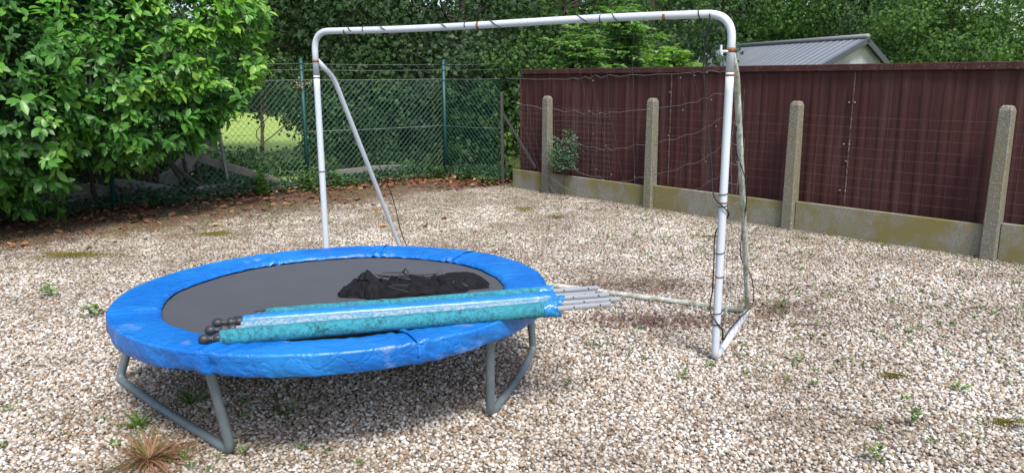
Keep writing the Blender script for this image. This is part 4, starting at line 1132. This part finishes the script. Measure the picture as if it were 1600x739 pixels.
seedling('yellow green plant at the right border near the corner', 3.05, 3.6, 12, .04, .06)
seedling('little leafy weed on the gravel left of the trampoline', -3.7, 5.8, 12, .05, .08, GRASS)
seedling('bigger leafy weed left of the trampoline rim', -3.05, 5.25, 14, .05, .09, GRASS)
# countless tiny seedlings all over
def tiny():
    n = 3000; x = rng.uniform(-7, 6, n); y = rng.uniform(2.4, 12, n)
    dens_ = vnoise(x*.9, y*.9, 71, 4); k = in_poly(x, y, bed_poly) & (dens_ > .05) & (np.abs(x) < y*.75+1)
    x, y = x[k], y[k]; P0 = []; 
    m = 8; X = np.repeat(x, m)+rng.normal(size=len(x)*m)*.012; Y = np.repeat(y, m)+rng.normal(size=len(x)*m)*.012; c = len(X)
    D = unit(c); D[:, 2] = np.abs(D[:, 2])*.9+.15; N = np.tile([0, 0, 1.], (c, 1))+rng.normal(size=(c, 3))*.3
    l = np.repeat(rng.uniform(.008, .032, len(x)), m)
    p = leaf_mesh('', np.stack([X, Y, np.full(c, .012)], -1), D, N, l, l*.22, 'small')
    tag(leaves_obj('seedlings', [p], GRASS, None), 'scattered tiny green seedlings sprouting between pebbles', 'seedlings', kind='stuff')
tiny()
# moss pads: mounds of tiny blades
MOSS = leaf_mat('moss', [(0, (.07, .065, .012)), (.6, (.18, .16, .025)), (1, (.34, .26, .05))], .9, .1)
def moss(label, x, y, rx, ry, n):
    a = rng.uniform(0, 6.28, n); r_ = np.abs(rng.normal(0, .55, n)); u = 1+.4*np.sin(a*3+x)+.3*np.sin(a*5+y)
    P0 = np.stack([rx*r_*u*np.cos(a), ry*r_*u*np.sin(a), .010+.014*np.exp(-r_**2)], -1); D = unit(n)*.5; D[:, 2] += .8
    p = leaf_mesh('', P0, D, unit(n), np.full(n, .012), np.full(n, .0035), 'small')
    o = leaves_obj('moss_pad', [p], MOSS, None); o.location = (x, y, 0); tag(o, label, 'moss', 'moss pads on the gravel')
moss('dark mustard moss pad alone on the gravel at the right', 2.18, 4.05, .065, .03, 700)
moss('flat yellowish moss patch near the right border', 2.42, 3.45, .09, .06, 500)
moss('wide moss patch close to the fence at the left', -3.3, 8.2, .35, .12, 2200)
moss('long moss patch between the litter and the trampoline', -4.3, 7.2, .5, .16, 3000)
moss('olive moss patch far back right of the goal brace', .15, 9.7, .16, .13, 900)
moss('small olive moss patch in front of the second concrete post', .55, 9.1, .16, .09, 700)
moss('mossy strip on the gravel in front of the third concrete post', 2.15, 5.9+2.0, .22, .06, 700)
# rusty leaf litter along the fence
LIT = leaf_mat('fallen_leaf', [(0, (.06, .028, .017)), (.5, (.18, .075, .038)), (.85, (.33, .145, .065)), (1, (.46, .31, .13))], .7, .15, tmul=(1.2, 1, .8))
def litter():
    n = 3600; seg = rng.integers(1, 5, n); t = rng.random(n); A = np.array(FP)[seg]; Bp = np.array(FP)[np.minimum(seg+1, 5)]
    base = A*(1-t)[:, None]+Bp*t[:, None]; d = Bp-A; d /= np.linalg.norm(d, axis=1)[:, None]; nn = np.stack([d[:, 1], -d[:, 0]], -1)
    off = rng.exponential(.38, n)-.25; wide = np.where(base[:, 0] < -3, 1.25, .6); p2 = base+nn*(off*wide*1.15)[:, None]
    ang = rng.uniform(0, 6.28, n); D = np.stack([np.cos(ang), np.sin(ang), rng.normal(0, .12, n)], -1); N = np.tile([0, 0, 1.], (n, 1))+rng.normal(size=(n, 3))*.3
    l = rng.uniform(.05, .13, n); z = .015+.03*rng.random(n)+np.where(off < .1, .03, 0)
    p = leaf_mesh('', np.column_stack([p2, z]), D, N, l, l*.24, 'long')
    # small crumbs and bark scraps
    n2 = 9000; i = rng.integers(0, n, n2); q_ = p2[i]+rng.normal(size=(n2, 2))*.12; a2 = rng.uniform(0, 6.28, n2)
    D2 = np.stack([np.cos(a2), np.sin(a2), rng.normal(0, .1, n2)], -1); N2 = np.tile([0, 0, 1.], (n2, 1))+rng.normal(size=(n2, 3))*.4; l2 = rng.uniform(.015, .045, n2)
    p3 = leaf_mesh('', np.column_stack([q_, .014+.012*rng.random(n2)]), D2, N2, l2, l2*.3, 'small', rng.random(n2)*.6)
    tag(leaves_obj('leaf_litter', [p, p3], LIT, None), 'rusty brown fallen leaves along the foot of the fence', 'leaf litter', kind='stuff')
    # reddish plant crumbs near the goal
    C_ = []
    for (cx, cy, rx, ry, k) in ((1.05, 5.1, .6, .16, 700), (1.0, 6.0, .7, .2, 500), (2.0, 5.4, .3, .2, 300)): C_.append(np.stack([cx+rng.normal(size=k)*rx*.6, cy+rng.normal(size=k)*ry*.6], -1))
    q_ = np.concatenate(C_); n3 = len(q_); a2 = rng.uniform(0, 6.28, n3); D2 = np.stack([np.cos(a2), np.sin(a2), rng.normal(0, .2, n3)], -1); l2 = rng.uniform(.012, .035, n3)
    p4 = leaf_mesh('', np.column_stack([q_, .015+.012*rng.random(n3)]), D2, np.tile([0, 0, 1.], (n3, 1))+rng.normal(size=(n3, 3))*.4, l2, l2*.25, 'small')
    n4 = 5200; x4 = rng.uniform(-6, 6, n4); y4 = rng.uniform(2.4, 12, n4); k4 = in_poly(x4, y4, bed_poly) & (np.abs(x4) < y4*.75+1) & (vnoise(x4*1.4, y4*1.4, 123, 4) > -.1)
    x4, y4 = x4[k4], y4[k4]; n4 = len(x4); a4 = rng.uniform(0, 6.28, n4); D4 = np.stack([np.cos(a4), np.sin(a4), rng.normal(0, .2, n4)], -1); l4 = rng.uniform(.010, .034, n4)*np.where(rng.random(n4) < .05, 2.0, 1)
    p5 = leaf_mesh('', np.column_stack([x4, y4, .016+.012*rng.random(n4)]), D4, np.tile([0, 0, 1.], (n4, 1))+rng.normal(size=(n4, 3))*.5, l4, l4*rng.uniform(.06, .3, n4), 'small', rng.random(n4)*.7)
    BRN = leaf_mat('brown_debris', [(0, (.04, .028, .018)), (.7, (.13, .075, .04)), (1, (.24, .15, .07))], .8, 0)
    tag(leaves_obj('plant_debris', [p5], BRN, None), 'small brown bits of leaf and stalk strewn over the gravel', 'debris', kind='stuff')
    RED = leaf_mat('red_crumbs', [(0, (.05, .022, .018)), (1, (.17, .075, .055))], .8, 0)
    tag(leaves_obj('plant_crumbs', [p4], RED, None), 'dark red withered stonecrop scraps near the goal foot', 'plant scraps', kind='stuff')
litter()
# ivy ground cover both sides of the fence
IVY = leaf_mat('ivy_leaves', [(0, (.015, .04, .012)), (.6, (.035, .085, .025)), (1, (.09, .17, .05))], .45, .2)
def ivy():
    parts = []
    for i in range(1, 5):
        A, Bp = FP[i], FP[i+1]; Lg = np.linalg.norm(Bp-A); n = int(Lg*2300); t = rng.random(n); d = (Bp-A)/Lg; nn = np.array([d[1], -d[0]])
        off = rng.normal(-.35, .32, n) if i < 4 else rng.normal(-.3, .2, n)
        h = np.clip((.05+.28*(.5+.5*vnoise(t*Lg*3+i*9, 0*t, 61))), .03, .4)*np.clip(1-(off+.1)/.45, .1, 1)
        P2 = A+(Bp-A)*t[:, None]+nn*off[:, None]; z = rng.random(n)*h+.01
        D = unit(n); N = unit(n)*.5; N[:, 2] += .9; l = rng.uniform(.03, .065, n)
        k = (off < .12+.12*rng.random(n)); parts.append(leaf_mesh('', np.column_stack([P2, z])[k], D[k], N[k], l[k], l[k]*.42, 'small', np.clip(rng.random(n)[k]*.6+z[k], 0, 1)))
    tag(leaves_obj('ivy_cover', parts, IVY, None, False), 'low ivy and weeds carpeting the foot of the mesh fence', 'ground cover', kind='stuff')
ivy()
# taller weeds at the fence foot
def nettle(label, x, y, h, n, mat=MID):
    root = empty('tall_weed', (x, y, 0), label, 'weed', 'leafy weeds at the foot of the mesh fence'); mb = MB(); parts = []
    for i in range(n):
        bx, by = x+rng.normal()*.10, y+rng.normal()*.06; hh = h*rng.uniform(.5, 1); P = branch_mb(mb, (bx, by, 0), (bx+rng.normal()*.06, by+rng.normal()*.05, hh), .004, .002, .05, 8, 4)
        for p in P[1:]:
            k = 6; a = rng.uniform(0, 6.28, k); D = np.stack([np.cos(a), np.sin(a), rng.uniform(-.1, .5, k)], -1); l = rng.uniform(.04, .08, k)
            parts.append(leaf_mesh('', np.tile(p, (k, 1)), D, np.tile([0, 0, 1.], (k, 1))+rng.normal(size=(k, 3))*.2, l, l*.25, 'small'))
    mb.build('stem', GRASS, root); leaves_obj('foliage', parts, mat, root, False)
nettle('tall leafy weed at the fence left of the second green post', -3.7, 11.05, .5, 12, LIGHT)
nettle('bushy weed at the foot of the second green post', -3.1, 11.45, .4, 10, ELDER)
nettle('pale leafy weed right of the second green post', -2.7, 11.75, .3, 7, ELDER)
nettle('leafy weed at the foot of the middle green post', -1.25, 12.75, .32, 8)
nettle('low weed cluster between the middle post and the corner', -.75, 12.5, .22, 6)
nettle('weed growing at the corner under the grey post', -.3, 12.0, .22, 5)
nettle('low leafy weed under the laurel beside the first green post', -4.75, 9.95, .2, 6, IVY)
# shrub growing between wall and concrete fence
def sapling():
    p0 = wallp(.70, -.06, 0); root = empty('young_shrub', p0, 'small bluish green shrub growing against the maroon wall', 'shrub'); mb = MB(); parts = []
    M = leaf_mat('blue_green_leaves', [(0, (.05, .12, .07)), (1, (.14, .27, .15))], .6, .25)
    for (s, z0, z1, w) in ((.70, .0, .92, .02), (.72, .35, .86, .16), (.68, .35, .82, -.17), (.70, .5, .74, .2), (.7, .45, .68, -.2), (.71, .3, .58, .14), (.69, .3, .52, -.12)):
        P = branch_mb(mb, wallp(s, -.06, z0), wallp(s+w, -.07+rng.normal()*.04, z1), .007, .002, .08, 8, 5)
        for q_ in P[3:]:
            k = 40; c = q_+rng.normal(size=(k, 3))*np.array([.045, .045, .022]); D = unit(k); D[:, 2] *= .4; l = rng.uniform(.02, .04, k)
            parts.append(leaf_mesh('', c, D, np.tile([0, 0, 1.], (k, 1))+rng.normal(size=(k, 3))*.3, l, l*.4, 'small'))
    mb.build('stem', BARK, root); leaves_obj('foliage', parts, M, root, False)
sapling()

# ------------------------------------------------------------------ old timber behind the fence
WOOD = Mat('weathered_wood', .9); _n = WOOD.noise(5, 6, WOOD.coord('Position', (2.5, 2.5, 9)), .7)
WOOD.col(WOOD.mix(_n, (.06, .054, .05), (.33, .30, .28))); WOOD.bump(_n, .8, .01); WOOD = WOOD.m
def plank(label, a, b, w, th, name='plank'):
    a = np.array(a, float); b = np.array(b, float); L_ = np.linalg.norm(b-a); x = (b-a)/L_; up_ = np.array([0, 0, 1.]); y = np.cross(up_, x)
    y /= np.linalg.norm(y); z = np.cross(x, y); mb = MB(); n = 9; V = []
    for i in range(n):
        t = i/(n-1); c = a*(1-t)+b*t + z*.015*math.sin(t*5+a[0]*7); ww = w*(1-.25*abs(2*t-1)**3+.08*math.sin(t*17+a[1])); tt = th*(1-.2*abs(2*t-1)**3)
        for u, v in ((-1, -.7), (-.8, -1), (.8, -1), (1, -.7), (1, .7), (.8, 1), (-.8, 1), (-1, .7)): V.append(c + z*ww/2*u + y*tt/2*v)
    fs = [(i*8+j, i*8+(j+1) % 8, (i+1)*8+(j+1) % 8, (i+1)*8+j) for i in range(n-1) for j in range(8)]
    mb.add(V, [np.array(fs), np.arange(8)[None], (np.arange(8)+(n-1)*8)[None]]); o = mb.build(name, WOOD, None, False)
    tag(o, label, 'timber', 'old grey timber lying behind the mesh fence')
plank('long grey plank slanting down to the right behind the mesh', (-4.85, 11.25, .62), (-3.62, 11.75, .08), .12, .04)
plank('short grey plank leaning left beside the long slanting one', (-5.15, 10.85, .25), (-4.6, 11.45, .55), .13, .05)
plank('thin upright grey stake under the laurel', (-4.25, 11.25, .0), (-4.45, 11.5, 1.25), .05, .04, 'stake')
plank('thick dark leaning trunk piece under the laurel', (-5.1, 10.9, .05), (-4.3, 11.7, 1.4), .22, .16, 'log')
plank('weathered split log near the first green post', (-5.72, 9.75, .33), (-5.05, 10.45, .05), .2, .09, 'log')
plank('flat grey board behind the first green post', (-5.35, 9.95, .36), (-4.7, 10.85, .1), .12, .05)
plank('dark log lying furthest left under the laurel', (-6.1, 9.35, .28), (-5.6, 9.9, .1), .24, .12, 'log')
plank('curved grey log lying low under the slanting plank', (-4.7, 10.75, .12), (-3.95, 11.35, .08), .13, .12, 'log')
plank('pale long plank lying behind the goal brace', (-2.9, 12.35, .20), (-1.75, 13.15, .17), .10, .04)
plank('dead branch propped behind the fence left of the middle post', (-2.7, 12.65, .08), (-1.9, 13.15, .16), .06, .06, 'log')

# a dry twig lying beside the goal
def twig(label, x, y, L_, a):
    mb = MB(); d = np.array([math.cos(a), math.sin(a), 0]); p = np.array([x, y, .022])
    branch_mb(mb, p, p+d*L_+np.array([0, 0, .01]), .006, .002, .06, 8, 6); branch_mb(mb, p+d*L_*.5, p+d*L_*.8+np.array([-.04, .05, .02]), .003, .001, .1, 5, 5)
    tag(mb.build('twig', BARK, None), label, 'twig')
twig('dry dark twig on the gravel just right of the goal base', 1.95, 4.98, .26, -.5)
twig('short thin twig on the gravel behind the trampoline', -.2, 7.2, .2, .4)
